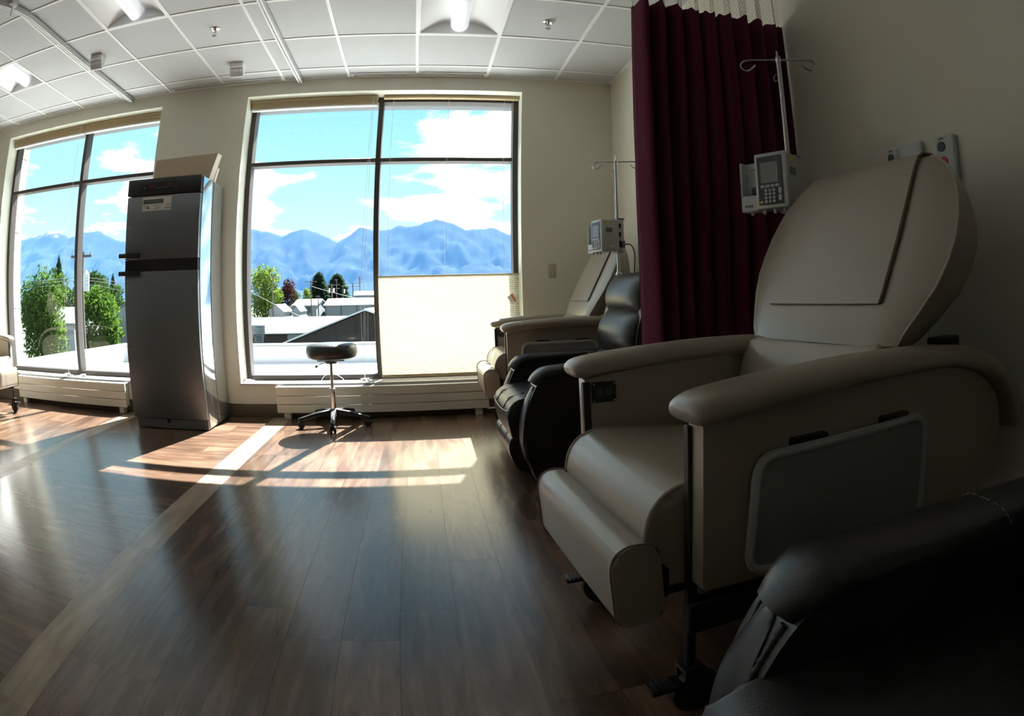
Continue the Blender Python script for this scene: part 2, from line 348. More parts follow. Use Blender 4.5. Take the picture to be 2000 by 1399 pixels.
TROFFERS = [(0, 1), (-4, 2), (-7, 1)]   # (column, row) of the grid cells that hold lights
GX0, GY0, T = -0.1603, 4.4882, 0.6096
def build_ceiling():
    bm = BM(); box(bm, XL-0.1, XR+0.1, YW-0.1, YF+0.02, ZC+0.16, ZC+0.3)
    ce = structure(obj('ceiling', bm, M['plenum'], smooth=0), 'white suspended tile ceiling with exposed grid')
    xs = [GX0+T*i for i in range(-9, 3)]; ys = [GY0-T*j for j in range(0, 11)]
    for x in xs:
        bm = BM(); box(bm, x-0.012, x+0.012, YB, YF, ZC, ZC+0.03); obj('grid_bar', bm, M['tbar'], ce, 0)
    for y in ys:
        bm = BM(); box(bm, XL, XR, y-0.012, y+0.012, ZC+0.0008, ZC+0.03); obj('grid_bar', bm, M['tbar'], ce, 0)
    for a in ((XL, XL+0.02, YB, YF), (XR-0.02, XR, YB, YF), (XL, XR, YB, YB+0.02), (XL, XR, YF-0.02, YF)):
        bm = BM(); box(bm, a[0], a[1], a[2], a[3], ZC+0.0004, ZC+0.03); obj('edge_angle', bm, M['tbar'], ce, 0)
    bx = [XL]+xs+[XR]; by = [YB]+ys[::-1]+[YF]; cache = {}
    holes = {(round(GX0+T*i+T/2, 2), round(GY0-T*(j+0.5), 2)) for i, j in TROFFERS}
    for x0, x1 in zip(bx, bx[1:]):
        for y0, y1 in zip(by, by[1:]):
            c = ((x0+x1)/2, (y0+y1)/2)
            if (round(c[0], 2), round(c[1], 2)) in holes: continue
            k = (round(x1-x0, 3), round(y1-y0, 3))
            if k not in cache:
                bm = BM(); w, h = k[0]/2-0.004, k[1]/2-0.004; box(bm, -w, w, -h, h, 0.007, 0.026)
                me = mesh_from(bm, 'ceiling_tile', 0); me.materials.append(M['tile']); cache[k] = me
            o = bpy.data.objects.new('ceiling_tile', cache[k]); o.location = (c[0], c[1], ZC); link(o, ce)
build_ceiling()

def build_walls():
    bm = BM(); yi = 5.02
    for x0, x1, z0, z1 in ((XL-0.15, XR+0.2, -0.15, ZS), (XL-0.15, XR+0.2, ZT, ZC+0.3), (XL-0.15, W2[0], ZS, ZT), (W2[1], W1[0], ZS, ZT), (W1[1], XR+0.2, ZS, ZT)):
        box(bm, x0, x1, YF, yi, z0, z1)
    structure(obj('wall_front', bm, M['wall'], smooth=0), 'cream window wall')
    bm = BM(); o1 = (-1.76, 0.80); o2 = (-5.30, -2.65)
    for x0, x1, z0, z1 in ((XL-0.15, XR+0.2, -6, 0.24), (XL-0.15, XR+0.2, 2.70, ZC+0.6), (XL-0.15, o2[0], 0.24, 2.70), (o2[1], o1[0], 0.24, 2.70), (o1[1], XR+0.2, 0.24, 2.70)):
        box(bm, x0, x1, yi, YO, z0, z1)
    structure(obj('wall_exterior', bm, M['extwall'], smooth=0), 'outer masonry of the window wall')
    bm = BM(); box(bm, XR, XR+0.15, YW-0.1, YF, -0.15, ZC+0.3); structure(obj('wall_right', bm, M['wall'], smooth=0), 'cream side wall behind the recliners')
    bm = BM(); box(bm, XL-0.15, XL, YW-0.1, YF, -0.15, ZC+0.3); structure(obj('wall_left', bm, M['wall'], smooth=0), 'cream far side wall')
    bm = BM(); box(bm, XL-0.15, XR+0.15, YW-0.2, YW, -0.15, ZC+0.3); structure(obj('wall_back', bm, M['wall'], smooth=0), 'cream wall behind the viewer')
    bm = BM(); box(bm, XL, XR, YF-0.008, YF, 0, 0.115, 0.002, 1); structure(obj('baseboard_front', bm, M['baseb']), 'brown vinyl base along the window wall')
    bm = BM(); box(bm, XR-0.008, XR, YB, YF-0.01, 0, 0.115, 0.002, 1); structure(obj('baseboard_right', bm, M['baseb']), 'brown vinyl base along the side wall')
    # outside cladding blocks beside the left window
    t = structure(empty('trim_1', (-5.27, 5.0, 0)), 'cream limestone blocks outside the left window')
    z = -0.3; k = 0
    for h in (0.40, 0.42, 0.40, 0.43, 0.40, 0.41, 0.42, 0.45):
        bm = BM(); d = 0.0 if k % 2 else 0.012; box(bm, -0.55, -d*0.3, 0.045, 0.31, z+0.004, z+h-0.004, 0.004, 1); obj('stone_block', bm, M['stone'], t); z += h; k += 1
build_walls()

def build_window(n, w, mull):
    x0, x1 = w; ya, yb = 4.905, 5.02; xm0, xm1 = mull; zt0, zt1 = 2.118, 2.152
    fl, fb, ft = 0.052, 0.050, 0.050
    bm = BM()
    box(bm, x0, x0+fl, ya, yb, ZS, ZT, 0.003, 1); box(bm, x1-fl, x1, ya, yb, ZS, ZT, 0.003, 1)
    box(bm, x0+fl, x1-fl, ya, yb, ZS, ZS+fb, 0.003, 1); box(bm, x0+fl, x1-fl, ya, yb, ZT-ft, ZT, 0.003, 1)
    win = structure(obj('window_%d' % n, bm, M['bronze']), 'large dark framed window')
    bm = BM(); box(bm, xm0, xm1, ya, yb, ZS+fb, ZT-ft, 0.003, 1); obj('mullion', bm, M['bronze'], win)
    for a, b in ((x0+fl, xm0), (xm1, x1-fl)):
        bm = BM(); box(bm, a, b, ya, yb, zt0, zt1, 0.003, 1); obj('transom', bm, M['bronze'], win)
        for z0, z1 in ((ZS+fb, zt0), (zt1, ZT-ft)):
            bm = BM(); box(bm, a-0.008, b+0.008, 4.972, 4.978, z0-0.008, z1+0.008); obj('pane', bm, M['glass'], win, 0)
    # painted reveal linings and the sill board
    for a, b in ((x0, x0+0.006), (x1-0.006, x1)):
        bm = BM(); box(bm, a, b, YF-0.001, ya, ZS, ZT); obj('reveal', bm, M['reveal'], win, 0)
    bm = BM(); box(bm, x0, x1, YF-0.001, ya, ZT-0.006, ZT); obj('reveal', bm, M['reveal'], win, 0)
    bm = BM(); box(bm, x0-0.004, x1+0.004, YF-0.018, ya+0.002, ZS-0.012, ZS+0.008, 0.003, 1); obj('sill', bm, M['sill'], win)
    return win
build_window(1, W1, (-0.497, -0.452))
build_window(2, W2, (-3.860, -3.812))

# ------------------------------------------------------------------ tan medical recliner (built facing -X, origin under its front post line)
def caster(parent, u, w, big=0.062, brake=True, name='caster'):
    c = empty(name, (u, w, 0), 0, parent)
    bm = BM(); lathe(bm, [(0.001, -0.016), (big*0.8, -0.017), (big, -0.012), (big, 0.012), (big*0.8, 0.017), (0.001, 0.016)], (0.02, 0, big), 18, 'y'); obj('wheel', bm, M['rubber'], c)
    bm = BM(); lathe(bm, [(0.001, -0.020), (big*0.35, -0.020), (big*0.35, 0.020), (0.001, 0.020)], (0.02, 0, big), 12, 'y'); obj('hub', bm, M['black'], c)
    bm = BM()
    for s in (-1, 1):
        prism_uz(bm, rpoly([(-0.02, big*2.35), (0.03, big*2.35), (0.05, big*1.2), (0.035, big*0.75), (0.005, big*0.75), (-0.015, big*1.5)], 0.012, 3), s*0.020, s*0.027)
    box(bm, -0.02, 0.03, -0.027, 0.027, big*2.2, big*2.42, 0.004, 2); obj('fork', bm, M['black'], c)
    if brake:
        bm = BM(); box(bm, -0.095, -0.015, -0.024, 0.024, big*1.55, big*1.75, 0.004, 2)
        for k in range(5): box(bm, -0.094+k*0.013, -0.088+k*0.013, -0.022, 0.022, big*1.74, big*1.82)
        obj('brake_pedal', bm, M['black'], c)
    return c
def build_tan_recliner():
    t = empty('tan_recliner')
    # seat cushion
    prof = rpoly([(-0.075, 0.46), (-0.055, 0.545), (0.01, 0.585), (0.20, 0.565), (0.56, 0.53), (0.60, 0.46), (0.55, 0.405), (0.02, 0.40), (-0.045, 0.42)], [0.05, 0.05, 0.07, 0.1, 0.04, 0.03, 0.03, 0.03, 0.03], 5)
    bm = BM(); prism_uz(bm, prof, -0.268, 0.268, 0.022, 4); sc_ = obj('seat_cushion', bm, M['vinyl'], t, 50)
    for s in (-1, 1):
        bm = BM(); tube(bm, [(u*1.0, s*0.262, z) for u, z in prof[:26]], 0.0045, 6); obj('piping', bm, M['vinyl'], sc_)
    bm = BM(); box(bm, -0.03, 0.55, -0.26, 0.26, 0.345, 0.405, 0.015, 3); obj('seat_base', bm, M['vinyl'], t)
    # footrest
    fp = rpoly([(-0.142, 0.30), (-0.150, 0.448), (-0.118, 0.475), (-0.070, 0.472), (-0.048, 0.455), (-0.038, 0.305), (-0.06, 0.285), (-0.118, 0.283)], [0.02, 0.04, 0.03, 0.03, 0.03, 0.02, 0.02, 0.02], 5)
    bm = BM(); prism_uz(bm, fp, -0.285, 0.285, 0.02, 4); fr = obj('footrest', bm, M['vinyl'], t, 50)
    for s in (-1, 1):
        bm = BM(); tube(bm, [(u, s*0.279, z) for u, z in fp], 0.0035, 6, closed=True); obj('piping', bm, M['vinylpipe'], fr)
    bm = BM()
    for s in (-1, 1): box(bm, -0.04, 0.10, s*0.22-0.012, s*0.22+0.012, 0.31, 0.37, 0.003, 1)
    box(bm, -0.045, -0.02, -0.27, 0.27, 0.33, 0.40, 0.004, 1); obj('footrest_bracket', bm, M['blackmetal'], t)
    bm = BM(); box(bm, -0.035, 0.0, -0.25, 0.25, 0.402, 0.415, 0.003, 1); obj('footrest_flap', bm, M['trayrim'], t)
    for s in (-1, 1):
        # side panel, arm pad, front post
        pan = rpoly([(0.008, 0.716), (0.15, 0.736), (0.40, 0.752), (0.66, 0.746), (0.83, 0.724), (0.95, 0.675), (1.03, 0.59), (1.04, 0.48), (0.93, 0.32), (0.008, 0.375)], [0.004, 0.05, 0.05, 0.05, 0.05, 0.05, 0.05, 0.08, 0.03, 0.012], 4)
        bm = BM(); prism_uz(bm, pan, s*0.300, s*0.352, 0.010, 3); obj('side_panel', bm, M['vinyl'], t, 50)
        bm = BM(); box(bm, 0.000, 0.022, s*0.301-0.010, s*0.301+0.010, 0.13, 0.708, 0.003, 1); obj('front_post', bm, M['blackmetal'], t)
        path = smooth_path([(-0.020, 0, 0.730), (0.010, 0, 0.741), (0.15, 0, 0.757), (0.40, 0, 0.770), (0.66, 0, 0.765), (0.83, 0, 0.745), (0.95, 0, 0.700), (1.04, 0, 0.625), (1.095, 0, 0.52)], 4)
        rings = []
        n = len(path)
        for i, p in enumerate(path):
            tdir = (path[min(i+1, n-1)]-path[max(i-1, 0)]).normalized(); nrm = Vector((-tdir.z, 0, tdir.x))
            f = min(1.0, 0.42+0.58*math.sin(min(1, i/5)*math.pi/2)); e = 1.0 if i < n-3 else (1-0.12*(i-(n-3)))
            hw, hh = 0.066*(0.72+0.28*f)*e, 0.036*f*e
            ring = []
            for k in range(18):
                a = 2*math.pi*k/18; ca, sa = math.cos(a), math.sin(a)
                x = hw*math.copysign(abs(ca)**0.7, ca); y = hh*math.copysign(abs(sa)**0.8, sa)
                if y < 0: y *= 0.62
                ring.append(p+Vector((0, s*0.335+x, 0))+nrm*y)
            rings.append(ring)
        bm = BM(); loft(bm, rings); obj('arm_pad', bm, M['vinyl'], t, 60)
        # lower chassis
        bm = BM(); box(bm, 0.0, 0.92, s*0.30-0.018, s*0.30+0.018, 0.245, 0.325, 0.004, 1); obj('chassis_rail', bm, M['blackmetal'], t)
        bm = BM(); box(bm, 0.90, 0.945, s*0.27-0.018, s*0.27+0.018, 0.13, 0.50, 0.004, 1); obj('rear_post', bm, M['blackmetal'], t)
        caster(t, 0.008, s*0.301); caster(t, 0.90, s*0.27, 0.062, False)
    for u in (0.10, 0.80):
        bm = BM(); box(bm, u, u+0.06, -0.29, 0.29, 0.25, 0.29, 0.003, 1); obj('cross_bar', bm, M['blackmetal'], t)
    # lower back (lumbar) and winged upper back
    lp = rpoly([(0.50, 0.52), (0.475, 0.60), (0.515, 0.76), (0.565, 0.825), (0.66, 0.82), (0.72, 0.60), (0.66, 0.50)], 0.04, 4)
    bm = BM(); prism_uz(bm, lp, -0.272, 0.272, 0.02, 4); obj('lumbar_cushion', bm, M['vinyl'], t, 50)
    # levels: z, front u, half width, depth
    lv = [(0.795, 0.560, 0.285, 0.08), (0.803, 0.545, 0.300, 0.13), (0.83, 0.553, 0.316, 0.17), (0.88, 0.578, 0.345, 0.20), (0.94, 0.610, 0.378, 0.225), (1.00, 0.640, 0.397, 0.235),
          (1.06, 0.672, 0.404, 0.23), (1.12, 0.702, 0.398, 0.205), (1.18, 0.732, 0.380, 0.165), (1.23, 0.757, 0.356, 0.125), (1.27, 0.778, 0.316, 0.09), (1.295, 0.795, 0.276, 0.06), (1.303, 0.810, 0.246, 0.035)]
    def back_ring(z, u, hw, dp, off=0.0):
        ring = []
        for k in range(13):           # front face, slightly crowned
            y = -hw+2*hw*k/12; yy = abs(y)/hw
            ring.append((u-off+0.012*yy**2+0.02*max(0, yy-0.9)/0.1, y, z))
        for k in range(9):            # back face, narrower
            y = hw*0.97-2*hw*0.97*k/8
            ring.append((u+dp*(1-0.35*(abs(y)/hw)**3), y, z-0.02*dp/0.2))
        return ring
    bm = BM(); loft(bm, [back_ring(*a) for a in lv]); bk = obj('back_cushion', bm, M['vinyl'], t, 55)
    for s in (-1, 1):
        bm = BM(); tube(bm, [(u+0.034, s*hw*0.998, z) for z, u, hw, dp in lv], 0.004, 6); obj('piping', bm, M['vinyl'], bk)
    # head cover sheet lying on the upper back
    hv = [a for a in lv if 0.88 <= a[0] <= 1.31]; hv[0] = (0.905, 0.591, 0.38, 0.2)
    def sheet(hw, off, inner):
        rings = []
        for z, u, h, dp in hv:
            row = []
            for k in range(11):
                y = -hw+2*hw*k/10; yy = abs(y)/h
                row.append((u-off+0.012*yy**2, y, z+(0.004 if z > 1.3 else 0)))
            rings.append(row)
        last = [(0.86, p[1], 1.302+off) for p in rings[-1]]; rings.append(last)
        return rings
    fr_ = sheet(0.232, 0.010, False); bk_ = sheet(0.232, -0.002, True)
    rings = [a+b[::-1] for a, b in zip(fr_, bk_)]
    bm = BM(); loft(bm, rings); hc_ = obj('head_cover', bm, M['vinyl'], t, 50)
    bm = BM(); edge = [r[0] for r in fr_]; edge2 = [r[-1] for r in fr_]
    tube(bm, [Vector(p)+Vector((0.004, -0.002, 0)) for p in edge], 0.0055, 6); obj('cover_binding', bm, M['vinylpipe'], hc_)
    bm = BM(); tube(bm, [Vector(p)+Vector((0.007, 0.001, 0)) for p in edge2], 0.003, 6); tube(bm, [Vector(p)+Vector((0.006, 0, 0)) for p in fr_[0]], 0.003, 6); obj('cover_binding', bm, M['vinylpipe'], hc_)
    # hinge block, power socket, side tray
    bm = BM(); box(bm, 0.70, 0.80, -0.345, -0.30, 0.772, 0.815, 0.008, 2)
    for x in (0.735, 0.775): lathe(bm, [(0.007, -0.352), (0.007, -0.34)], (x, 0, 0.80), 10, 'y')
    obj('hinge_block', bm, M['black'], t)
    bm = BM(); box(bm, 0.026, 0.099, 0.293, 0.3005, 0.647, 0.707, 0.004, 2); so = obj('control_socket', bm, M['black'], t)
    for x in (0.049, 0.076):
        bm = BM(); lathe(bm, [(0.011, 0.2935), (0.011, 0.291), (0.007, 0.2905)], (x, 0, 0.677), 14, 'y'); obj('dial', bm, M['keypad'], so)
    for x in (0.032, 0.093):
        for z in (0.653, 0.701):
            bm = BM(); lathe(bm, [(0.0035, 0.2935), (0.003, 0.2918)], (x, 0, z), 8, 'y'); obj('screw', bm, M['chrome'], so)
    tr = rpoly([(0.093, 0.405), (0.61, 0.385), (0.60, 0.645), (0.108, 0.645)], 0.045, 6)
    bm = BM(); prism_uz(bm, tr, -0.372, -0.380, 0.002, 1); ty = obj('side_tray', bm, M['tray'], t)
    bm = BM(); tube(bm, [(u, -0.378, z) for u, z in tr], 0.0095, 8, closed=True); obj('tray_rim', bm, M['trayrim'], ty)
    for u in (0.20, 0.46):
        bm = BM(); box(bm, u, u+0.09, -0.372, -0.350, 0.60, 0.662, 0.003, 1); obj('tray_hinge', bm, M['black'], t)
    return t
tan1 = build_tan_recliner(); tan1.location = (0.420, 1.235, 0); tan1.rotation_euler = (0, 0, R(3.0))
tag(tan1, 'large tan vinyl recliner with raised wide back in front of the maroon curtain', 'recliner', 'tan medical recliners')
tan2 = copy_tree(tan1); tan2.location = (0.475, 4.03, 0); tan2.rotation_euler = (0, 0, 0)
tag(tan2, 'tan vinyl recliner in the far corner beside the drawn blind', 'recliner', 'tan medical recliners')
tan3 = copy_tree(tan1); tan3.location = (-4.345, 3.87, 0); tan3.rotation_euler = (0, 0, R(180)); tan3.scale = (0.88, 0.88, 0.88)
tag(tan3, 'tan recliner cut off by the picture edge beside the left window', 'recliner', 'tan medical recliners')

# ------------------------------------------------------------------ black leather recliner
def build_black_recliner():
    t = empty('black_recliner')
    rnd = random.Random(4)
    for s in (-1, 1):
        ap = rpoly([(0.045, 0.03), (-0.015, 0.22), (0.015, 0.42), (0.075, 0.545), (0.16, 0.585), (0.80, 0.575), (0.86, 0.30), (0.80, 0.03)], [0.02, 0.1, 0.1, 0.06, 0.08, 0.1, 0.1, 0.02], 5)
        bm = BM(); prism_uz(bm, ap, s*0.255, s*0.385, 0.028, 4); ar = obj('arm', bm, M['leather'], t, 55)
        # padded top roll with a gathered front
        path = smooth_path([(0.070, 0, 0.520), (0.095, 0, 0.553), (0.15, 0, 0.574), (0.35, 0, 0.582), (0.60, 0, 0.582), (0.80, 0, 0.574)], 5)
        rings = []
        for i, p in enumerate(path):
            tdir = (path[min(i+1, len(path)-1)]-path[max(i-1, 0)]).normalized(); nrm = Vector((-tdir.z, 0, tdir.x)); f = 0.75+0.25*min(1, i/6)
            ring = []
            for k in range(16):
                a = 2*math.pi*k/16; ca, sa = math.cos(a), math.sin(a); x = 0.071*f*math.copysign(abs(ca)**0.75, ca); y = 0.034*math.copysign(abs(sa)**0.75, sa)
                wr = 0.004*math.sin(k*5.1)*max(0, 1-i/6)
                ring.append(p+Vector((0, s*0.32+x, 0))+nrm*(y+wr))
            rings.append(ring)
        bm = BM(); loft(bm, rings); obj('arm_pad', bm, M['leather'], t, 60)
        # front welt: a long leaf-shaped strip with gathered inner seam
        fp = [(0.062, 0.515), (0.034, 0.455), (0.010, 0.38), (-0.004, 0.30), (-0.008, 0.22), (0.006, 0.14)]
        pth = smooth_path([(u-0.002, 0, z) for u, z in fp], 5); rings = []
        for i, p in enumerate(pth):
            f = math.sin(math.pi*(0.08+0.86*i/(len(pth)-1))); hw = 0.052*f+0.004
            rings.append([p+Vector((-0.014*math.cos(a)*f, s*0.33+hw*math.sin(a), 0)) for a in [math.pi*2*k/10 for k in range(10)]])
        bm = BM(); loft(bm, rings); obj('front_welt', bm, M['leather'], ar, 60)
        for w0, nm in ((0.280, 'gathered_seam'), (0.368, 'outer_seam')):
            bm = BM(); pp = [p+Vector((0.0, s*w0, 0)) for p in smooth_path([(u, 0, z) for u, z in fp], 12)]
            tube(bm, pp, [(0.0072+0.0016*math.sin(2.2*k_)+0.0012*rnd.random()) if nm[0] == 'g' else 0.004 for k_, _ in enumerate(pp)], 6); obj(nm, bm, M['leather'], ar, 60)
        # light stitching round the arm roll
        for q in range(9):
            a0 = math.pi*(0.08+0.095*q); a1 = a0+math.pi*0.06; pts = []
            for k in range(3):
                a = a0+(a1-a0)*k/2; ca, sa = math.cos(a), math.sin(a)
                pts.append((0.415, s*0.32+0.0725*math.copysign(abs(ca)**0.75, ca), 0.582+0.0352*math.copysign(abs(sa)**0.75, sa)))
            bm = BM(); tube(bm, pts, 0.0014, 5); obj('stitch', bm, M['thread'], ar)
    sp = rpoly([(-0.045, 0.23), (-0.072, 0.37), (-0.02, 0.44), (0.12, 0.452), (0.56, 0.43), (0.58, 0.22)], [0.02, 0.06, 0.06, 0.08, 0.04, 0.02], 5)
    bm = BM(); prism_uz(bm, sp, -0.258, 0.258, 0.03, 4); se = obj('seat_cushion', bm, M['leather'], t, 55)
    bm = BM(); tube(bm, smooth_path([(-0.060, -0.25, 0.378), (-0.070, -0.1, 0.368), (-0.071, 0.1, 0.368), (-0.060, 0.25, 0.378)], 5), 0.004, 6); obj('seam', bm, M['leather'], se)
    for w0 in (-0.12, 0.12):
        bm = BM(); tube(bm, [(0.05, w0, 0.449), (-0.030, w0, 0.428), (-0.067, w0, 0.375)], 0.003, 6); obj('seam', bm, M['leather'], se)
    # footrest in three padded sections
    for a, b in ((-0.25, -0.10), (-0.10, 0.10), (0.10, 0.25)):
        pr = rpoly([(0.01, 0.04), (-0.04, 0.09), (-0.068, 0.17), (-0.062, 0.235), (0.0, 0.262), (0.06, 0.20), (0.06, 0.05)], 0.03, 4)
        bm = BM(); prism_uz(bm, pr, a, b, 0.014, 3); obj('footrest_pad', bm, M['leather'], t, 55)
    bm = BM(); box(bm, 0.06, 0.80, -0.26, 0.26, 0.03, 0.26, 0.01, 2); obj('base', bm, M['leather'], t)
    # back: frame plus three pillows and head pillow
    bp = rpoly([(0.56, 0.30), (0.62, 0.75), (0.70, 1.03), (0.80, 1.05), (0.86, 0.95), (0.84, 0.30)], 0.05, 4)
    bm = BM(); prism_uz(bm, bp, -0.30, 0.30, 0.05, 4); obj('back_shell', bm, M['leather'], t, 55)
    def pillow(nm, z0, z1, u0, u1, hw, d):
        n = 10; rings = []
        for i in range(n+1):
            v = i/n; f = math.sin(math.pi*(0.06+0.88*v))**0.55; z = z0+(z1-z0)*v; u = u0+(u1-u0)*v
            ring = []
            for k in range(20):
                a = 2*math.pi*k/20; ca, sa = math.cos(a), math.sin(a)
                y = hw*math.copysign(abs(sa)**0.45, sa)*(0.93+0.07*f); x = -d*f*math.copysign(abs(ca)**0.8, ca)
                tuck = 0.012*math.exp(-((abs(y)-0.09)/0.012)**2) if ca > 0 else 0
                wr = 0.004*math.sin(y*60+i)*(1-f)
                ring.append((u+x+tuck+wr, y, z))
            rings.append(ring)
        bm = BM(); loft(bm, rings); return obj(nm, bm, M['leather'], t, 70)
    pillow('lumbar_pillow', 0.44, 0.63, 0.60, 0.625, 0.285, 0.095)
    pillow('shoulder_pillow', 0.61, 0.85, 0.635, 0.675, 0.29, 0.10)
    pillow('head_pillow', 0.83, 1.06, 0.69, 0.735, 0.28, 0.10)
    bm = BM(); tube(bm, smooth_path([(0.52, -0.27, 0.60), (0.515, 0, 0.59), (0.52, 0.27, 0.60)], 6), 0.004, 6); obj('seam', bm, M['thread'], t)
    return t
blk1 = build_black_recliner(); blk1.location = (0.41, 3.065, 0); blk1.rotation_euler = (0, 0, R(1.0))
tag(blk1, 'black leather recliner standing between the two tan recliners', 'recliner', 'black leather recliners')
blk2 = copy_tree(blk1); blk2.location = (0.262, 0.272, 0); blk2.rotation_euler = (0, 0, R(-14))
tag(blk2, 'black leather recliner close to the viewer at the bottom right corner', 'recliner', 'black leather recliners')

# ------------------------------------------------------------------ refrigerator with box on top
def build_fridge():
    t = empty('laboratory_refrigerator', (-2.228, 4.405, 0), R(0.8))
    hw, d0, d1, H = 0.374, -0.295, 0.285, 1.905
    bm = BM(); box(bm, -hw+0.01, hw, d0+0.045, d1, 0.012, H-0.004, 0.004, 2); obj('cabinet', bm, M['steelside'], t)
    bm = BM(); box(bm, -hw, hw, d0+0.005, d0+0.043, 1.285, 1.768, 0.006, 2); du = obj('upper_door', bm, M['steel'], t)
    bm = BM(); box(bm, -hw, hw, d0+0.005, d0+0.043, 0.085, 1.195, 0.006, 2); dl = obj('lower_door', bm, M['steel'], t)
    bm = BM(); box(bm, -hw-0.004, hw, d0, d0+0.05, 1.775, H, 0.008, 2); cp = obj('control_panel', bm, M['panelblack'], t)
    bm = BM(); box(bm, -0.215, 0.165, d0-0.003, d0+0.002, 1.80, 1.865, 0.002, 1); obj('display_strip', bm, M['dark'], cp)
    for x in (-0.115, 0.075):
        bm = BM(); box(bm, x-0.028, x+0.028, d0-0.0045, d0, 1.83, 1.855); obj('display', bm, M['led'], cp)
    for k, x in enumerate((-0.19, -0.06, -0.03, 0.0, 0.03, 0.13)):
        bm = BM(); lathe(bm, [(0.009, d0-0.002), (0.008, d0-0.009), (0.001, d0-0.010)], (x, 0, 1.825 if k else 1.83), 12, 'y'); obj('button', bm, M['stickergrey'], cp)
    bm = BM()
    for k in range(9): box(bm, hw-0.001, hw+0.0025, d0+0.008, d0+0.040, 1.79+k*0.012, 1.795+k*0.012)
    obj('vent_slots', bm, M['dark'], cp)
    bm = BM(); box(bm, -hw+0.002, hw-0.004, d0+0.010, d0+0.044, 1.197, 1.283); obj('door_band', bm, M['panelblack'], t)
    bm = BM(); box(bm, -hw+0.01, hw-0.01, d0+0.002, d0+0.012, 1.228, 1.236); obj('band_groove', bm, M['black'], t)
    for z, dd in ((1.298, du), (1.162, dl)):
        bm = BM(); box(bm, -hw-0.055, -hw+0.17, d0-0.028, d0+0.006, z, z+0.038, 0.008, 2); obj('handle', bm, M['black'], dd)
    for z, dd in ((1.535, du), (0.640, dl)):
        bm = BM(); lathe(bm, [(0.009, d0+0.006), (0.009, d0-0.002), (0.002, d0-0.003)], (-0.325, 0, z), 12, 'y'); obj('lock', bm, M['chrome'], dd)
    bm = BM(); box(bm, -hw+0.02, hw-0.004, d0+0.022, d0+0.05, 0.006, 0.080, 0.003, 1); kp = obj('kick_plate', bm, M['steel'], t)
    bm = BM(); box(bm, -0.03, 0.0, d0+0.018, d0+0.024, 0.05, 0.08, 0.002, 1); obj('kick_latch', bm, M['black'], kp)
    bm = BM(); box(bm, hw-0.001, hw+0.003, d0+0.047, d0+0.053, 0.02, 1.9); obj('corner_seam', bm, M['black'], t)
    bm = BM(); box(bm, hw-0.0005, hw+0.004, d0+0.30, d0+0.304, 0.02, 1.895); obj('side_seam', bm, M['steel'], t)
    # printed sticker on the upper door
    bm = BM(); box(bm, -0.205, 0.095, d0+0.0035, d0+0.0055, 1.652, 1.756); st = obj('sticker', bm, M['sticker'], du)
    bm = BM(); box(bm, -0.197, 0.015, d0+0.0028, d0+0.004, 1.705, 1.740)
    for x, z, w, h in ((-0.19, 1.688, 0.05, 0.004), (-0.08, 1.690, 0.05, 0.004), (-0.16, 1.668, 0.03, 0.014), (-0.07, 1.672, 0.05, 0.003), (0.04, 1.692, 0.04, 0.004), (0.03, 1.664, 0.06, 0.006), (-0.08, 1.662, 0.04, 0.003)):
        box(bm, x, x+w, d0+0.003, d0+0.004, z, z+h)
    obj('sticker_print', bm, M['stickergrey'], st, 0)
    tag(t, 'tall stainless steel laboratory refrigerator with two doors and black control panel', 'refrigerator')
    # tan box leaning on the top
    b = empty('leaning_box', (-2.16, 4.36, H), R(2.5))
    bm = BM(); v = [(-0.30, -0.02, 0.0), (0.265, -0.02, 0.0), (0.315, 0.035, 0.232), (-0.305, 0.015, 0.205)]
    ngon(bm, v, (0.012, 0.085, -0.004), 0.006, 2); obj('panel', bm, M['card'], b)
    bm = BM(); ngon(bm, [(-0.26, 0.075, 0.0), (0.29, 0.075, 0.0), (0.315, 0.09, 0.12), (-0.25, 0.09, 0.12)], (0, 0.05, 0), 0.003, 1); obj('rear_flap', bm, M['cardedge'], b)
    bm = BM(); ngon(bm, [(0.268, -0.016, 0.002), (0.280, 0.064, 0.0), (0.330, 0.115, 0.226), (0.318, 0.038, 0.230)], (0.004, 0, 0)); obj('side_panel', bm, M['cardedge'], b)
    tag(b, 'tan slanted box lying on top of the steel refrigerator', 'box')
build_fridge()

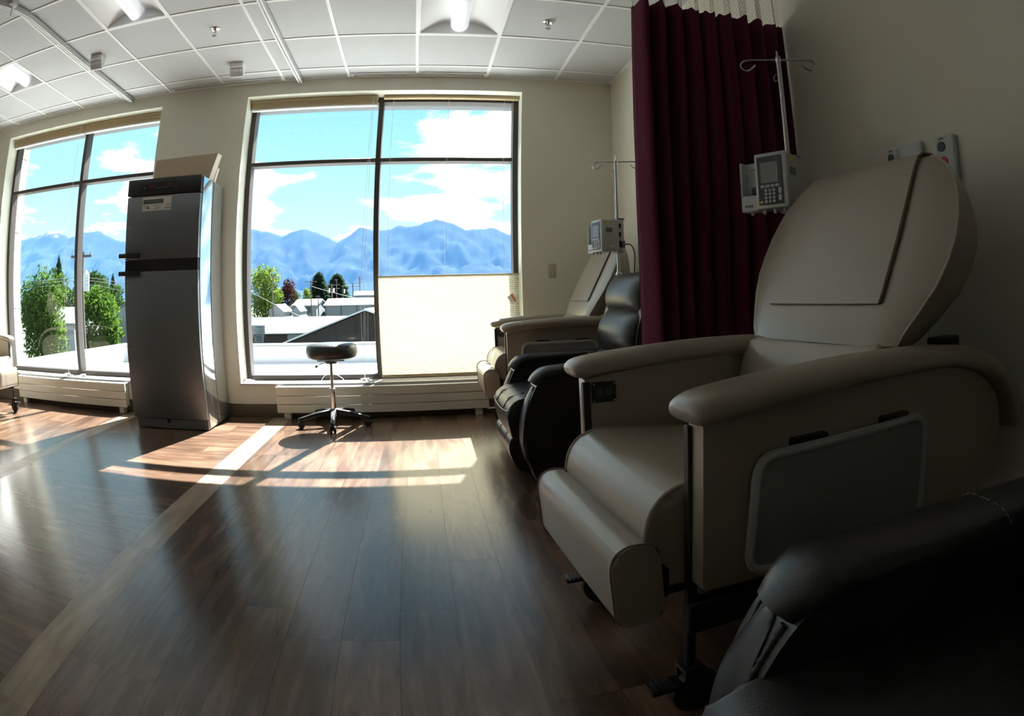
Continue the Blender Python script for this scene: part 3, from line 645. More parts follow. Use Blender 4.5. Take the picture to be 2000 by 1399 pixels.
# ------------------------------------------------------------------ rolling stool
def build_stool():
    t = empty('rolling_stool', (-0.825, 4.405, 0)); sx = 0.02
    bm = BM(); lathe(bm, [(0.02, 0.515), (0.17, 0.516), (0.198, 0.530), (0.207, 0.555), (0.207, 0.590), (0.198, 0.615), (0.175, 0.628), (0.10, 0.632), (0.001, 0.632)], (sx, 0, 0), 40); obj('seat', bm, M['leather'], t, 50)
    bm = BM(); box(bm, sx-0.11, sx+0.11, -0.08, 0.08, 0.500, 0.517, 0.006, 2); lathe(bm, [(0.045, 0.478), (0.055, 0.50)], (0.01, 0, 0), 16); obj('seat_plate', bm, M['black'], t)
    bm = BM(); tube(bm, [(-0.02, -0.03, 0.49), (-0.07, -0.09, 0.478), (-0.085, -0.11, 0.470)], 0.004, 6); tube(bm, [(-0.085, -0.11, 0.470), (-0.097, -0.125, 0.463)], 0.010, 8); obj('lever', bm, M['chrome'], t)
    bm = BM(); tube(bm, [(0.010, 0, 0.50), (0.004, 0, 0.29)], 0.0125, 14); obj('gas_piston', bm, M['steelpole'], t)
    bm = BM(); lathe(bm, [(0.023, 0.265), (0.024, 0.285), (0.020, 0.290)], (0.003, 0, 0), 16); obj('collar', bm, M['greyplastic'], t)
    bm = BM(); tube(bm, [(0.003, 0, 0.268), (0, 0, 0.10)], 0.021, 16); obj('column', bm, M['chrome'], t)
    bm = BM(); lathe(bm, [(0.035, 0.075), (0.042, 0.10), (0.036, 0.125), (0.024, 0.132)], (0, 0, 0), 16); obj('hub', bm, M['black'], t)
    for k in range(5):
        a = R(-84+72*k); c, s = math.cos(a), math.sin(a)
        lg = empty('leg', (0, 0, 0), a, t)
        bm = BM(); loft(bm, [[(0.02, -0.026, 0.090), (0.02, 0.026, 0.090), (0.02, 0.022, 0.130), (0.02, -0.022, 0.130)], [(0.15, -0.020, 0.082), (0.15, 0.020, 0.082), (0.15, 0.016, 0.112), (0.15, -0.016, 0.112)], [(0.275, -0.018, 0.060), (0.275, 0.018, 0.060), (0.275, 0.013, 0.085), (0.275, -0.013, 0.085)], [(0.305, -0.012, 0.055), (0.305, 0.012, 0.055), (0.305, 0.008, 0.078), (0.305, -0.008, 0.078)]])
        bmesh.ops.bevel(bm, geom=bm.edges[:], offset=0.003, segments=1, affect='EDGES'); obj('spoke', bm, M['black'], lg)
        bm = BM()
        for w in (-0.016, 0.016): lathe(bm, [(0.001, w-0.009), (0.022, w-0.010), (0.027, w-0.005), (0.027, w+0.005), (0.022, w+0.010), (0.001, w+0.009)], (0.285, 0, 0.027), 14, 'y')
        box(bm, 0.268, 0.298, -0.007, 0.007, 0.020, 0.062, 0.003, 1); obj('twin_wheel', bm, M['black'], lg)
    tag(t, 'round black rolling stool with five legs and chrome column before the window', 'stool')
build_stool()

# ------------------------------------------------------------------ baseboard heaters
def build_heater(x0, x1, label):
    t = empty('baseboard_heater', ((x0+x1)/2, 4.66, 0)); h = (x1-x0)/2
    bm = BM(); box(bm, -h+0.012, h-0.012, -0.025, 0.045, 0.062, 0.262); obj('core', bm, M['heater'], t)
    for k in range(3):
        z = 0.055+k*0.0705; bm = BM(); box(bm, -h, h, -0.045, -0.022, z, z+0.0675, 0.003, 1); obj('front_panel', bm, M['heater'], t)
    bm = BM(); box(bm, -h, h, -0.045, 0.045, 0.262, 0.268, 0.001, 1); obj('top_plate', bm, M['whitemetal'], t)
    bm = BM(); box(bm, -h+0.03, h-0.03, -0.012, 0.030, 0.2675, 0.2695); obj('top_slot', bm, M['dark'], t)
    for s in (-1, 1):
        bm = BM(); box(bm, s*(h-0.085)-0.03, s*(h-0.085)+0.03, -0.030, 0.040, 0.0, 0.064, 0.003, 1); obj('foot', bm, M['heater'], t)
    tag(t, label, 'heater', 'low baseboard heaters under the windows')
build_heater(-1.37, 0.432, 'cream baseboard heater behind the black rolling stool')
build_heater(-4.74, -3.0, 'cream baseboard heater under the left window beside the refrigerator')

# ------------------------------------------------------------------ pleated blinds
def cord(t, pts, r=0.0018, name='cord'):
    bm = BM(); tube(bm, smooth_path(pts, 5), r, 5); return obj(name, bm, M['cordw'], t)
def raised_blind(x0, x1, label, loops):
    t = empty('raised_blind', ((x0+x1)/2, 4.86, ZT-0.008)); h = (x1-x0)/2
    bm = BM(); box(bm, -h, h, -0.035, 0.025, -0.030, 0.0, 0.003, 1); obj('head_rail', bm, M['shade'], t)
    for k in range(3):
        bm = BM(); z = -0.031-0.016*k; box(bm, -h+0.003, h-0.003, -0.030, 0.022, z-0.015, z, 0.004, 2); obj('pleat_fold', bm, M['shade'], t)
    bm = BM(); box(bm, -h, h, -0.028, 0.020, -0.094, -0.080, 0.003, 1); obj('bottom_rail', bm, M['whitemetal'], t)
    for lx in loops:
        cord(t, [(lx, -0.036, -0.02), (lx-0.01, -0.036, -0.8), (lx-0.05, -0.036, -1.7), (lx-0.055, -0.036, -2.2), (lx-0.05, -0.04, -2.412)], 0.0014, 'pull_cord')
        cord(t, [(lx+0.012, -0.036, -0.02), (lx+0.01, -0.036, -0.9), (lx-0.03, -0.036, -1.9), (lx-0.05, -0.04, -2.412)], 0.0014, 'pull_cord')
    tag(t, label, 'blind', 'raised pleated blinds at the window heads')
    return t
b1 = raised_blind(-1.715, -0.505, 'raised tan blind over the open half of the window behind the stool', [0.56])
b2 = raised_blind(-5.16, -3.85, 'raised tan blind at the left end of the left window', [0.60])
b3 = raised_blind(-3.83, -2.70, 'raised tan blind above the refrigerator side of the left window', [])
def cord_tangle(t, x, y, z, seed):
    rnd = random.Random(seed); pts = [(x, y, z+0.012)]
    for k in range(10): pts.append((x+rnd.uniform(-0.05, 0.06), y+rnd.uniform(-0.05, 0.02), z+0.004+rnd.random()*0.016))
    cord(t, pts, 0.0022, 'cord_tangle')
    bm = BM(); box(bm, x-0.035, x+0.03, y-0.012, y+0.008, z+0.001, z+0.022, 0.004, 2); obj('cord_cleat', bm, M['greyplastic'], t)
zz = (ZS+0.009)-(ZT-0.008)
cord_tangle(b1, -0.575, -0.05, zz, 2); cord_tangle(b1, 0.52, -0.05, zz, 5); cord_tangle(b2, 0.55, -0.05, zz, 8); cord_tangle(b3, -0.44, -0.05, zz, 3)
cord(b1, [(0.12, -0.06, zz+0.004), (0.16, -0.05, zz+0.05), (0.24, -0.03, zz+0.058), (0.30, -0.04, zz+0.03), (0.33, -0.06, zz+0.004)], 0.0024, 'cord_tangle')
def lowered_blind():
    x0, x1, zt, zb = -0.452, 0.762, 1.142, 0.300; y = 4.868
    t = empty('lowered_blind', ((x0+x1)/2, y, zb)); h = (x1-x0)/2; H = zt-zb
    bm = BM(); box(bm, -h, h, -0.030, 0.022, ZT-0.034-zb, ZT-0.008-zb, 0.003, 1); obj('head_rail', bm, M['shade'], t)
    n = 44; pts = []
    for i in range(n*2+1): pts.append((-0.007 if i % 2 else 0.006, H*0.018+0.012+(H-0.035)*i/(n*2)))
    bm = BM(); L_ = [bm.verts.new((-h+0.002, a, z)) for a, z in pts]; R_ = [bm.verts.new((h-0.002, a, z)) for a, z in pts]
    for i in range(len(pts)-1): bm.faces.new((L_[i], R_[i], R_[i+1], L_[i+1]))
    obj('pleated_cloth', bm, M['pleat'], t, 0)
    bm = BM(); box(bm, -h, h, -0.014, 0.014, H-0.012, H, 0.003, 1); obj('top_rail', bm, M['shade'], t)
    bm = BM(); box(bm, -h, h, -0.016, 0.016, 0.0, 0.024, 0.003, 1); obj('bottom_rail', bm, M['shade'], t)
    for lx in (-h+0.09, -0.02, h-0.13): cord(t, [(lx, 0, H), (lx, 0, H+0.7), (lx, 0, ZT-0.034-zb)], 0.0013, 'lift_cord')
    cord(t, [(h-0.055, -0.03, ZT-0.034-zb), (h-0.055, -0.03, 1.4), (h-0.05, -0.03, 0.68), (h-0.045, -0.03, 0.05)], 0.0014, 'pull_cord')
    bm = BM(); box(bm, -0.030, 0.030, -0.0015, 0.0, -0.036, 0.036); o = obj('hang_tag', bm, M['tagwhite'], t, 0, (h-0.068, -0.034, 0.628)); o.rotation_euler = (0, R(-32), 0)
    bm = BM(); box(bm, 0.004, 0.022, -0.003, -0.0014, -0.036, 0.036); obj('tag_stripe', bm, M['tagorange'], o, 0)
    tag(t, 'cream pleated blind drawn up from the sill over the right window half', 'blind')
lowered_blind()

# ------------------------------------------------------------------ privacy curtain and ceiling tracks
def build_curtain():
    t = empty('privacy_curtain', (1.18, 2.10, 0))
    n = 260; x0, x1 = -0.365, 0.391
    def pos(s, z):
        x = x0+(x1-x0)*s; ph = 2*math.pi*(9.3*s**0.88)+0.25*math.sin(7*s+0.6*z)
        amp = (0.052+0.014*math.sin(11*s))*(0.85+0.15*math.cos(1.3*z)); y = amp*math.sin(ph)+0.012*math.sin(2.1*ph+z)
        x += 0.010*math.cos(ph)+0.004*math.sin(3*z+5*s)
        if s < 0.02: y += 0.05*(0.02-s)/0.02
        if s > 0.95: y -= 0.05*(s-0.95)/0.05
        x = min(x, 0.3935)
        return Vector((x, y, z))
    zs = [0.30+1.905*i/22 for i in range(23)]
    bm = BM(); V = [[bm.verts.new(pos(i/n, z)+Vector((0, 0, 0.006*math.sin(i*0.7)*(z > 2.19)))) for z in zs] for i in range(n+1)]
    for i in range(n):
        for j in range(22): bm.faces.new((V[i][j], V[i+1][j], V[i+1][j+1], V[i][j+1]))
    c = obj('curtain_cloth', bm, M['curtain'], t, 180)
    sm = c.modifiers.new('thickness', 'SOLIDIFY'); sm.thickness = 0.003; sm.offset = 0
    # knotted net above the cloth: real thin ribbons in a hexagon lattice
    bm = BM(); cw, ch = 0.0042, 0.014; w = 0.0011
    def rib(a, b):
        A, B = pos(*a), pos(*b); d = (B-A); 
        if d.length < 1e-6: return
        q = Vector((1, 0, 0)) if abs(d.z) > d.x*0.8 else Vector((0, 0, 1)); k = Vector((0, w, 0))
        v = [bm.verts.new(p) for p in (A-q*w/2, A+q*w/2, B+q*w/2, B-q*w/2)]; bm.faces.new(v)
    rows = int((ZC-0.055-2.205)/ch); cols = int(0.99/(2*cw))
    for r in range(rows):
        for k in range(cols):
            s0 = 0.004+k*2*cw+(cw if r % 2 else 0); z = 2.203+r*ch
            rib((s0, z), (s0, z+ch*0.55)); rib((s0, z+ch*0.55), (min(1, s0+cw), z+ch)); rib((s0, z+ch*0.55), (max(0, s0-cw), z+ch))
    o = obj('net_top', bm, M['net'], t, 0); o['kind'] = 'stuff'
    for k in range(14):
        bm = BM(); p = pos(k/13, ZC-0.05); p.y *= 0.3; tube(bm, [p, p+Vector((0, 0, 0.012))], 0.002, 5); obj('hook', bm, M['chrome'], t)
    tag(t, 'maroon pleated privacy curtain with cream net top beside the wall', 'curtain')
build_curtain()
def track(name_label, pts):
    t = empty('curtain_track', (0, 0, 0)); P = smooth_path(pts, 6)
    def ribbon(off, z0, z1, nm, m_):
        rings = []
        for i, p in enumerate(P):
            d = (P[min(i+1, len(P)-1)]-P[max(i-1, 0)]); d.z = 0; d.normalize(); q = Vector((d.y, -d.x, 0))
            rings.append([p+q*off[0]+Vector((0, 0, z0)), p+q*off[1]+Vector((0, 0, z0)), p+q*off[1]+Vector((0, 0, z1)), p+q*off[0]+Vector((0, 0, z1))])
        bm = BM(); loft(bm, rings); obj(nm, bm, m_, t, 30)
    ribbon((-0.020, 0.020), -0.007, 0.0, 'track_top', M['trackmetal']); ribbon((-0.020, -0.015), -0.034, -0.006, 'track_side', M['trackmetal']); ribbon((0.015, 0.020), -0.034, -0.006, 'track_side', M['trackmetal'])
    ribbon((-0.020, -0.004), -0.037, -0.033, 'track_lip', M['whitemetal']); ribbon((0.004, 0.020), -0.037, -0.033, 'track_lip', M['whitemetal'])
    bm = BM(); e = P[0]; box(bm, e.x-0.022, e.x+0.022, e.y-0.004, e.y+0.012, e.z-0.040, e.z, 0.003, 1); obj('end_cap', bm, M['greyplastic'], t)
    tag(t, name_label, 'curtain track', 'ceiling curtain tracks'); return t
zt = ZC-0.0005
k1 = track('curved grey curtain track on the ceiling above the left window', [(-3.10, 4.700, zt), (-3.10, 4.0, zt), (-3.10, 3.3, zt), (-3.10, 2.85, zt), (-3.125, 2.60, zt), (-3.22, 2.38, zt), (-3.40, 2.23, zt), (-3.65, 2.18, zt), (-4.6, 2.18, zt), (-5.9, 2.18, zt)])
bm = BM(); box(bm, -3.115, -3.065, 2.36, 2.44, zt-0.055, zt-0.002, 0.006, 2); tube(bm, [(-3.09, 2.40, zt-0.05), (-3.14, 2.46, zt-0.09)], 0.008, 8); obj('track_carrier', bm, M['greyplastic'], k1)
track('straight grey curtain track on the ceiling left of the open lamp', [(-1.22, 4.700, zt), (-1.22, 3.5, zt), (-1.22, 2.0, zt), (-1.22, 0.0, zt), (-1.22, -2.1, zt)])
track('curtain track over the maroon privacy curtain', [(0.70, 2.10, zt), (1.0, 2.10, zt), (1.3, 2.10, zt), (1.56, 2.10, zt)])

# ------------------------------------------------------------------ ceiling fittings
def build_troffer(i, j, label):
    cx, cy = GX0+T*(i+0.5), GY0-T*(j+0.5); t = empty('ceiling_light', (cx, cy, ZC)); h = T/2-0.016
    rise = 0.085
    for s in (-1, 1):
        rings = []
        for k in range(9):
            v = k/8; x = s*(h-(h-0.075)*v); z = 0.006+rise*math.sin(v*math.pi/2)**1.0; rings.append([(x, -h+0.012, z), (x, h-0.012, z), (x, h-0.012, z+0.004), (x, -h+0.012, z+0.004)])
        bm = BM(); loft(bm, rings); obj('reflector_wing', bm, M['whitemetal'], t, 60)
    for s in (-1, 1):
        bm = BM(); box(bm, -h, h, s*(h-0.006)-0.005, s*(h-0.006)+0.005, 0.003, 0.13); obj('end_plate', bm, M['whitemetal'], t, 0)
    bm = BM(); box(bm, -0.085, 0.085, -h+0.012, h-0.012, rise+0.004, rise+0.05); obj('ballast_cover', bm, M['whitemetal'], t, 0)
    rings = []
    for y in [(-h+0.02), (-h+0.03)]+[(-h+0.03)+(2*h-0.06)*k/6 for k in range(1, 7)]+[h-0.02]:
        f = 0.8 if abs(abs(y)-(h-0.02)) < 1e-4 else 1.0
        rings.append([(0.068*f*math.cos(a), y, rise-0.004-0.075*f*max(0, math.sin(a))**0.9) for a in [math.pi*k/14 for k in range(15)]])
    bm = BM(); loft(bm, rings); obj('lamp_lens', bm, M['lens'], t, 60)
    bm = BM()
    for a in ((-h-0.004, -h+0.006, -h, h), (h-0.006, h+0.004, -h, h), (-h, h, -h-0.004, -h+0.006), (-h, h, h-0.006, h+0.004)): box(bm, a[0], a[1], a[2], a[3], 0.0015, 0.02)
    obj('frame', bm, M['whitemetal'], t, 0)
    tag(t, label, 'ceiling light', 'recessed square ceiling lights')
build_troffer(0, 1, 'square recessed ceiling light above the window behind the stool')
build_troffer(-4, 2, 'square recessed ceiling light between the two long curtain tracks')
build_troffer(-7, 1, 'square recessed ceiling light at the left picture edge')
def slot(x0, x1, label):
    t = empty('slot_diffuser', ((x0+x1)/2, 4.665, ZC)); h = (x1-x0)/2
    bm = BM(); box(bm, -h-0.02, h+0.02, -0.034, 0.034, -0.003, 0.004, 0.001, 1); obj('plate', bm, M['tbar'], t)
    for y in (-0.016, 0.014):
        bm = BM(); box(bm, -h, h, y-0.006, y+0.006, -0.0042, -0.002); obj('slot', bm, M['dark'], t, 0)
    tag(t, label, 'air vent', 'linear slot diffusers along the window wall')
slot(-0.728, 0.421, 'linear slot air vent above the window behind the stool')
slot(-2.546, -1.401, 'linear slot air vent above the steel refrigerator')
slot(-4.976, -3.874, 'linear slot air vent above the left window')
def sprinkler(x, y, label):
    t = empty('fire_sprinkler', (x, y, ZC+0.006))
    bm = BM(); lathe(bm, [(0.040, 0.0), (0.038, -0.006), (0.026, -0.012), (0.018, -0.008), (0.012, -0.006)], (0, 0, 0), 20); obj('escutcheon', bm, M['chrome'], t)
    bm = BM(); tube(bm, [(0, 0, -0.004), (0, 0, -0.030)], 0.009, 10); tube(bm, smooth_path([(-0.008, 0, -0.026), (-0.014, 0, -0.038), (0, 0, -0.052)], 4), 0.003, 6); tube(bm, smooth_path([(0.008, 0, -0.026), (0.014, 0, -0.038), (0, 0, -0.052)], 4), 0.003, 6); obj('body', bm, M['chrome'], t)
    bm = BM(); lathe(bm, [(0.001, -0.052), (0.018, -0.053), (0.018, -0.055), (0.001, -0.056)], (0, 0, 0), 16); obj('deflector', bm, M['chrome'], t)
    tag(t, label, 'sprinkler', 'ceiling fire sprinklers')
sprinkler(-1.695, 3.583, 'chrome fire sprinkler on the ceiling left of the straight track')
sprinkler(0.753, 3.592, 'chrome fire sprinkler on the ceiling near the maroon curtain')
def sensor(x, y, rz, label):
    t = empty('ceiling_sensor', (x, y, ZC+0.006), rz)
    bm = BM(); prism_yz(bm, [(-0.05, 0.0), (0.06, 0.0), (0.06, -0.03), (0.045, -0.055), (0.03, -0.105), (0.015, -0.105), (-0.03, -0.045), (-0.05, -0.040)], -0.062, 0.062, 0.003, 1); obj('housing', bm, M['whitemetal'], t)
    bm = BM(); ngon(bm, [(-0.054, -0.0315, -0.047), (0.054, -0.0315, -0.047), (0.054, 0.0110, -0.1035), (-0.054, 0.0110, -0.1035)], (0, -0.002, -0.002)); obj('window', bm, M['greyplastic'], t, 0)
    for k in range(4):
        xx = -0.042+0.028*k; bm = BM(); ngon(bm, [(xx-0.009, -0.030, -0.055), (xx+0.009, -0.030, -0.055), (xx+0.009, -0.017, -0.072), (xx-0.009, -0.017, -0.072)], (0, -0.003, -0.003)); obj('louvre', bm, M['whitemetal'], t, 0)
    tag(t, label, 'sensor', 'small grey ceiling sensors')
sensor(-2.93, 3.66, R(6), 'small grey ceiling sensor right beside the curved track')
sensor(-1.71, 4.27, R(2), 'small grey ceiling sensor above the refrigerator near the window wall')

# ------------------------------------------------------------------ wall fittings
def build_wall_bits():
    t = empty('wall_switch', (1.022, YF, 1.15))
    bm = BM(); box(bm, -0.034, 0.034, -0.006, 0.0, -0.060, 0.060, 0.003, 2); obj('plate', bm, M['almond'], t)
    bm = BM(); box(bm, -0.017, 0.017, -0.010, -0.005, -0.034, 0.034, 0.001, 1); obj('rocker', bm, M['almond'], t)
    for k in range(4):
        bm = BM(); z = -0.026+k*0.016; box(bm, -0.014, 0.014, -0.0115, -0.009, z, z+0.004); obj('rib', bm, M['almond'], t, 0)
    tag(t, 'almond wall switch plate between the window and the corner', 'switch')
    t = empty('nurse_call_station', (XR, 1.188, 1.36))
    bm = BM(); box(bm, -0.028, 0.0, -0.042, 0.042, -0.085, 0.078, 0.008, 3); obj('case', bm, M['greyplastic'], t)
    bm = BM(); lathe(bm, [(0.0175, -0.026), (0.0175, -0.032), (0.012, -0.034)], (0, 0.012, 0.040), 20, 'x'); obj('call_button', bm, M['keypad'], t)
    bm = BM(); lathe(bm, [(0.0175, -0.026), (0.0175, -0.032), (0.012, -0.034)], (0, 0.008, -0.012), 20, 'x'); obj('alarm_button', bm, M['red'], t)
    bm = BM(); box(bm, -0.0295, -0.027, 0.0, 0.022, 0.064, 0.070); obj('print_mark', bm, M['stickergrey'], t, 0)
    tag(t, 'upright grey nurse call station with round grey and red buttons', 'call station')
    t = empty('wall_connector_box', (XR, 1.388, 1.405))
    bm = BM(); box(bm, -0.026, 0.0, -0.088, 0.088, -0.045, 0.040, 0.007, 3); obj('case', bm, M['greyplastic'], t)
    bm = BM(); lathe(bm, [(0.014, -0.024), (0.014, -0.030), (0.008, -0.031)], (0, 0.066, 0.004), 18, 'x'); obj('socket', bm, M['black'], t)
    bm = BM(); box(bm, -0.0275, -0.025, 0.020, 0.036, -0.012, 0.030); obj('label_patch', bm, M['pumpside'], t, 0)
    bm = BM(); box(bm, -0.0275, -0.025, 0.058, 0.074, 0.026, 0.031); obj('print_mark', bm, M['stickergrey'], t, 0)
    tag(t, 'flat grey wall box just left of the nurse call station', 'wall box')
build_wall_bits()

# ------------------------------------------------------------------ IV poles and infusion pumps
def build_iv(x, y, ztop, rz, label):
    t = empty('iv_pole', (x, y, 0), rz)
    bm = BM(); tube(bm, [(0, 0, 1.05), (0, 0, ztop-0.03)], 0.0105, 14); obj('inner_pole', bm, M['steelpole'], t)
    bm = BM(); tube(bm, [(0, 0, 0.10), (0, 0, 1.06)], 0.0145, 14); obj('outer_pole', bm, M['steelpole'], t)
    bm = BM(); lathe(bm, [(0.017, 1.02), (0.021, 1.03), (0.021, 1.07), (0.015, 1.085)], (0, 0, 0), 16); obj('clamp_collar', bm, M['chrome'], t)
    z = ztop-0.035
    for s in (-1, 1):
        c = s*0.118
        pts = [(0, 0, z), (s*0.06, 0, z), (c, 0, z), (s*0.143, 0, z-0.006), (s*0.153, 0, z-0.022), (s*0.145, 0, z-0.040), (s*0.128, 0, z-0.046), (s*0.108, -0.002, z-0.036), (s*0.094, -0.004, z-0.022)]
        bm = BM(); tube(bm, smooth_path(pts, 5), 0.0042, 8); obj('hook', bm, M['steelpole'], t)
    bm = BM(); tube(bm, smooth_path([(0, -0.05, z-0.006), (0, -0.03, z-0.002), (0, 0.0, z+0.002), (0, 0.03, z+0.012), (0, 0.040, z+0.035), (0, 0.028, z+0.048), (0, 0.014, z+0.040), (0, 0.012, z+0.01)], 5), 0.0042, 8); obj('hook', bm, M['steelpole'], t)
    bm = BM(); lathe(bm, [(0.012, z-0.012), (0.013, z+0.006), (0.006, z+0.012)], (0, 0, 0), 14); obj('cap', bm, M['chrome'], t)
    bm = BM(); tube(bm, smooth_path([(-0.012, 0, z-0.062), (-0.024, 0, z-0.075), (-0.022, 0, z-0.092), (-0.012, 0, z-0.09)], 4), 0.003, 6); obj('stop_clip', bm, M['chrome'], t)
    bm = BM(); lathe(bm, [(0.05, 0.085), (0.055, 0.11), (0.02, 0.13)], (0, 0, 0), 16); obj('hub', bm, M['black'], t)
    for k in range(5):
        a = R(36+72*k)
        bm = BM(); tube(bm, [(0.02*math.cos(a), 0.02*math.sin(a), 0.105), (0.14*math.cos(a), 0.14*math.sin(a), 0.075)], 0.012, 8); obj('foot', bm, M['steelpole'], t)
        bm = BM(); lathe(bm, [(0.001, -0.014), (0.027, -0.012), (0.027, 0.012), (0.001, 0.014)], (0.14*math.cos(a), 0.14*math.sin(a), 0.027), 12, 'y'); tube(bm, [(0.14*math.cos(a), 0.14*math.sin(a), 0.03), (0.14*math.cos(a), 0.14*math.sin(a), 0.075)], 0.006, 6); obj('wheel', bm, M['black'], t)
    tag(t, label, 'IV pole', 'steel IV poles beside the recliners')
build_iv(1.284, 1.755, 1.885, R(-28), 'steel IV pole with hooks in front of the maroon curtain')
build_iv(1.202, 3.535, 1.845, R(-15), 'steel IV pole in the corner left of the maroon curtain')
def build_pump(x, y, zc, rz, label, cable):
    # front faces -X; the pole passes behind the case
    t = empty('infusion_pump', (x, y, zc), rz)
    bm = BM(); box(bm, -0.150, -0.028, -0.066, 0.060, -0.098, 0.100, 0.008, 3); bd = obj('case', bm, M['pumpside'], t)
    bm = BM(); box(bm, -0.160, -0.142, -0.068, 0.062, -0.100, 0.102, 0.006, 2); obj('front_bezel', bm, M['pump'], t)
    bm = BM(); box(bm, -0.1625, -0.159, -0.052, 0.050, -0.088, 0.088, 0.002, 1); kp = obj('keypad_panel', bm, M['keypad'], t)
    bm = BM(); box(bm, -0.1640, -0.162, -0.036, 0.036, -0.010, 0.066, 0.001, 1); obj('screen', bm, M['screen'], kp)
    for k in range(4):
        bm = BM(); yy = 0.030-0.020*k; box(bm, -0.1645, -0.162, yy-0.008, yy+0.008, -0.026, -0.016, 0.001, 1); kk = obj('soft_key', bm, M['key'], kp)
        bm = BM(); ngon(bm, [(-0.1646, yy-0.003, -0.0225), (-0.1646, yy+0.003, -0.0225), (-0.1646, yy, -0.0185)], (-0.0004, 0, 0)); obj('arrow_print', bm, M['stickergrey'], kk, 0)
    digits = ['1', '2', '3', '4', '5', '6', '7', '8', '9', '', '0', '']
    MT = Matrix(((0, 0, -1, 0), (-1, 0, 0, 0), (0, 1, 0, 0), (0, 0, 0, 1)))
    for r in range(4):
        for c_ in range(3):
            yy = 0.018-0.0165*c_; z = -0.036-0.0135*r
            bm = BM(); lathe(bm, [(0.0058, -0.162), (0.0056, -0.1648), (0.001, -0.1650)], (0, yy, z), 10, 'x'); kk = obj('number_key', bm, M['key'], kp)
            s_ = digits[r*3+c_]
            if s_: text_mesh('digit', s_, 0.009, Matrix.Translation((-0.1652, yy, z)) @ MT, M['stickergrey'], kk)
    for k, m_ in ((0, 'keypad'), (1, 'keypad'), (3, 'yellow')):
        bm = BM(); z = -0.036-0.0135*k; box(bm, -0.1640, -0.162, 0.031, 0.046, z-0.004, z+0.004, 0.001, 1); obj('side_key', bm, M[m_], kp)
    bm = BM(); box(bm, -0.1645, -0.162, -0.045, -0.033, -0.052, -0.030, 0.002, 1); box(bm, -0.1645, -0.162, -0.045, -0.033, -0.076, -0.056, 0.002, 1); obj('arrow_key', bm, M['key'], kp)
    # cassette door on the viewer's left of the keypad
    bm = BM(); box(bm, -0.130, -0.060, 0.058, 0.066, -0.098, 0.094, 0.003, 1); box(bm, -0.150, -0.128, 0.060, 0.128, -0.104, -0.045, 0.004, 1)
    box(bm, -0.112, -0.100, 0.060, 0.130, -0.104, 0.082, 0.003, 1); box(bm, -0.150, -0.100, 0.122, 0.132, -0.104, 0.082, 0.004, 1); box(bm, -0.125, -0.105, 0.060, 0.10, 0.055, 0.078, 0.003, 1); dr = obj('cassette_door', bm, M['pump'], t)
    bm = BM(); box(bm, -0.128, -0.110, 0.074, 0.098, -0.040, -0.012, 0.003, 1); box(bm, -0.124, -0.110, 0.080, 0.092, -0.052, -0.038, 0.002, 1); obj('latch', bm, M['black'], dr)
    bm = BM(); box(bm, -0.132, -0.120, 0.060, 0.068, 0.030, 0.056, 0.001, 1); obj('caution_label', bm, M['yellow'], dr)
    for k in range(3):
        bm = BM(); box(bm, -0.1508, -0.1495, 0.082+0.012*k, 0.090+0.012*k, -0.088, -0.080); obj('print_mark', bm, M['stickergrey'], dr, 0)
    # labels on the visible side, rear clamp and feet
    bm = BM(); box(bm, -0.125, -0.080, -0.0675, -0.0655, 0.020, 0.048); obj('side_label', bm, M['stickergrey'], bd, 0)
    bm = BM(); box(bm, -0.10, -0.065, -0.0675, -0.0655, -0.075, -0.060); obj('side_label', bm, M['sticker'], bd, 0)
    bm = BM(); lathe(bm, [(0.010, -0.0655), (0.010, -0.0675)], (-0.115, 0, 0.078), 12, 'y'); obj('round_label', bm, M['yellow'], bd)
    bm = BM(); box(bm, -0.030, 0.024, -0.040, 0.034, -0.105, 0.110, 0.006, 2); cl = obj('pole_clamp', bm, M['pumpside'], t)
    for k in range(3):
        bm = BM(); box(bm, -0.02, 0.0, -0.042, -0.039, -0.06+k*0.055, -0.03+k*0.055); obj('clamp_slot', bm, M['dark'], cl, 0)
    bm = BM(); box(bm, -0.020, 0.028, -0.044, 0.038, 0.104, 0.116, 0.004, 1); obj('clamp_cap', bm, M['purple'], cl)
    for yy in (-0.04, 0.0, 0.045, 0.095):
        bm = BM(); lathe(bm, [(0.008, -0.100), (0.008, -0.112), (0.005, -0.116)], (-0.13, yy, 0), 10); obj('bottom_knob', bm, M['greyplastic'], t)
    if cable:
        bm = BM(); box(bm, -0.012, 0.016, -0.066, -0.040, -0.075, -0.035, 0.004, 1); pl = obj('power_plug', bm, M['purple'], t)
        bm = BM(); tube(bm, smooth_path([(0.01, -0.06, -0.055), (0.05, -0.075, -0.06), (0.08, -0.07, -0.12), (0.085, -0.05, -0.25), (0.09, -0.03, -0.5)], 6), 0.004, 6); obj('power_cable', bm, M['black'], pl)
    tag(t, label, 'infusion pump', 'infusion pumps clamped on the IV poles')
build_pump(1.284, 1.755, 1.332, R(28), 'grey infusion pump with keypad in front of the maroon curtain', False)
build_pump(1.202, 3.535, 1.312, R(13), 'grey infusion pump on the far pole above the black recliner', True)

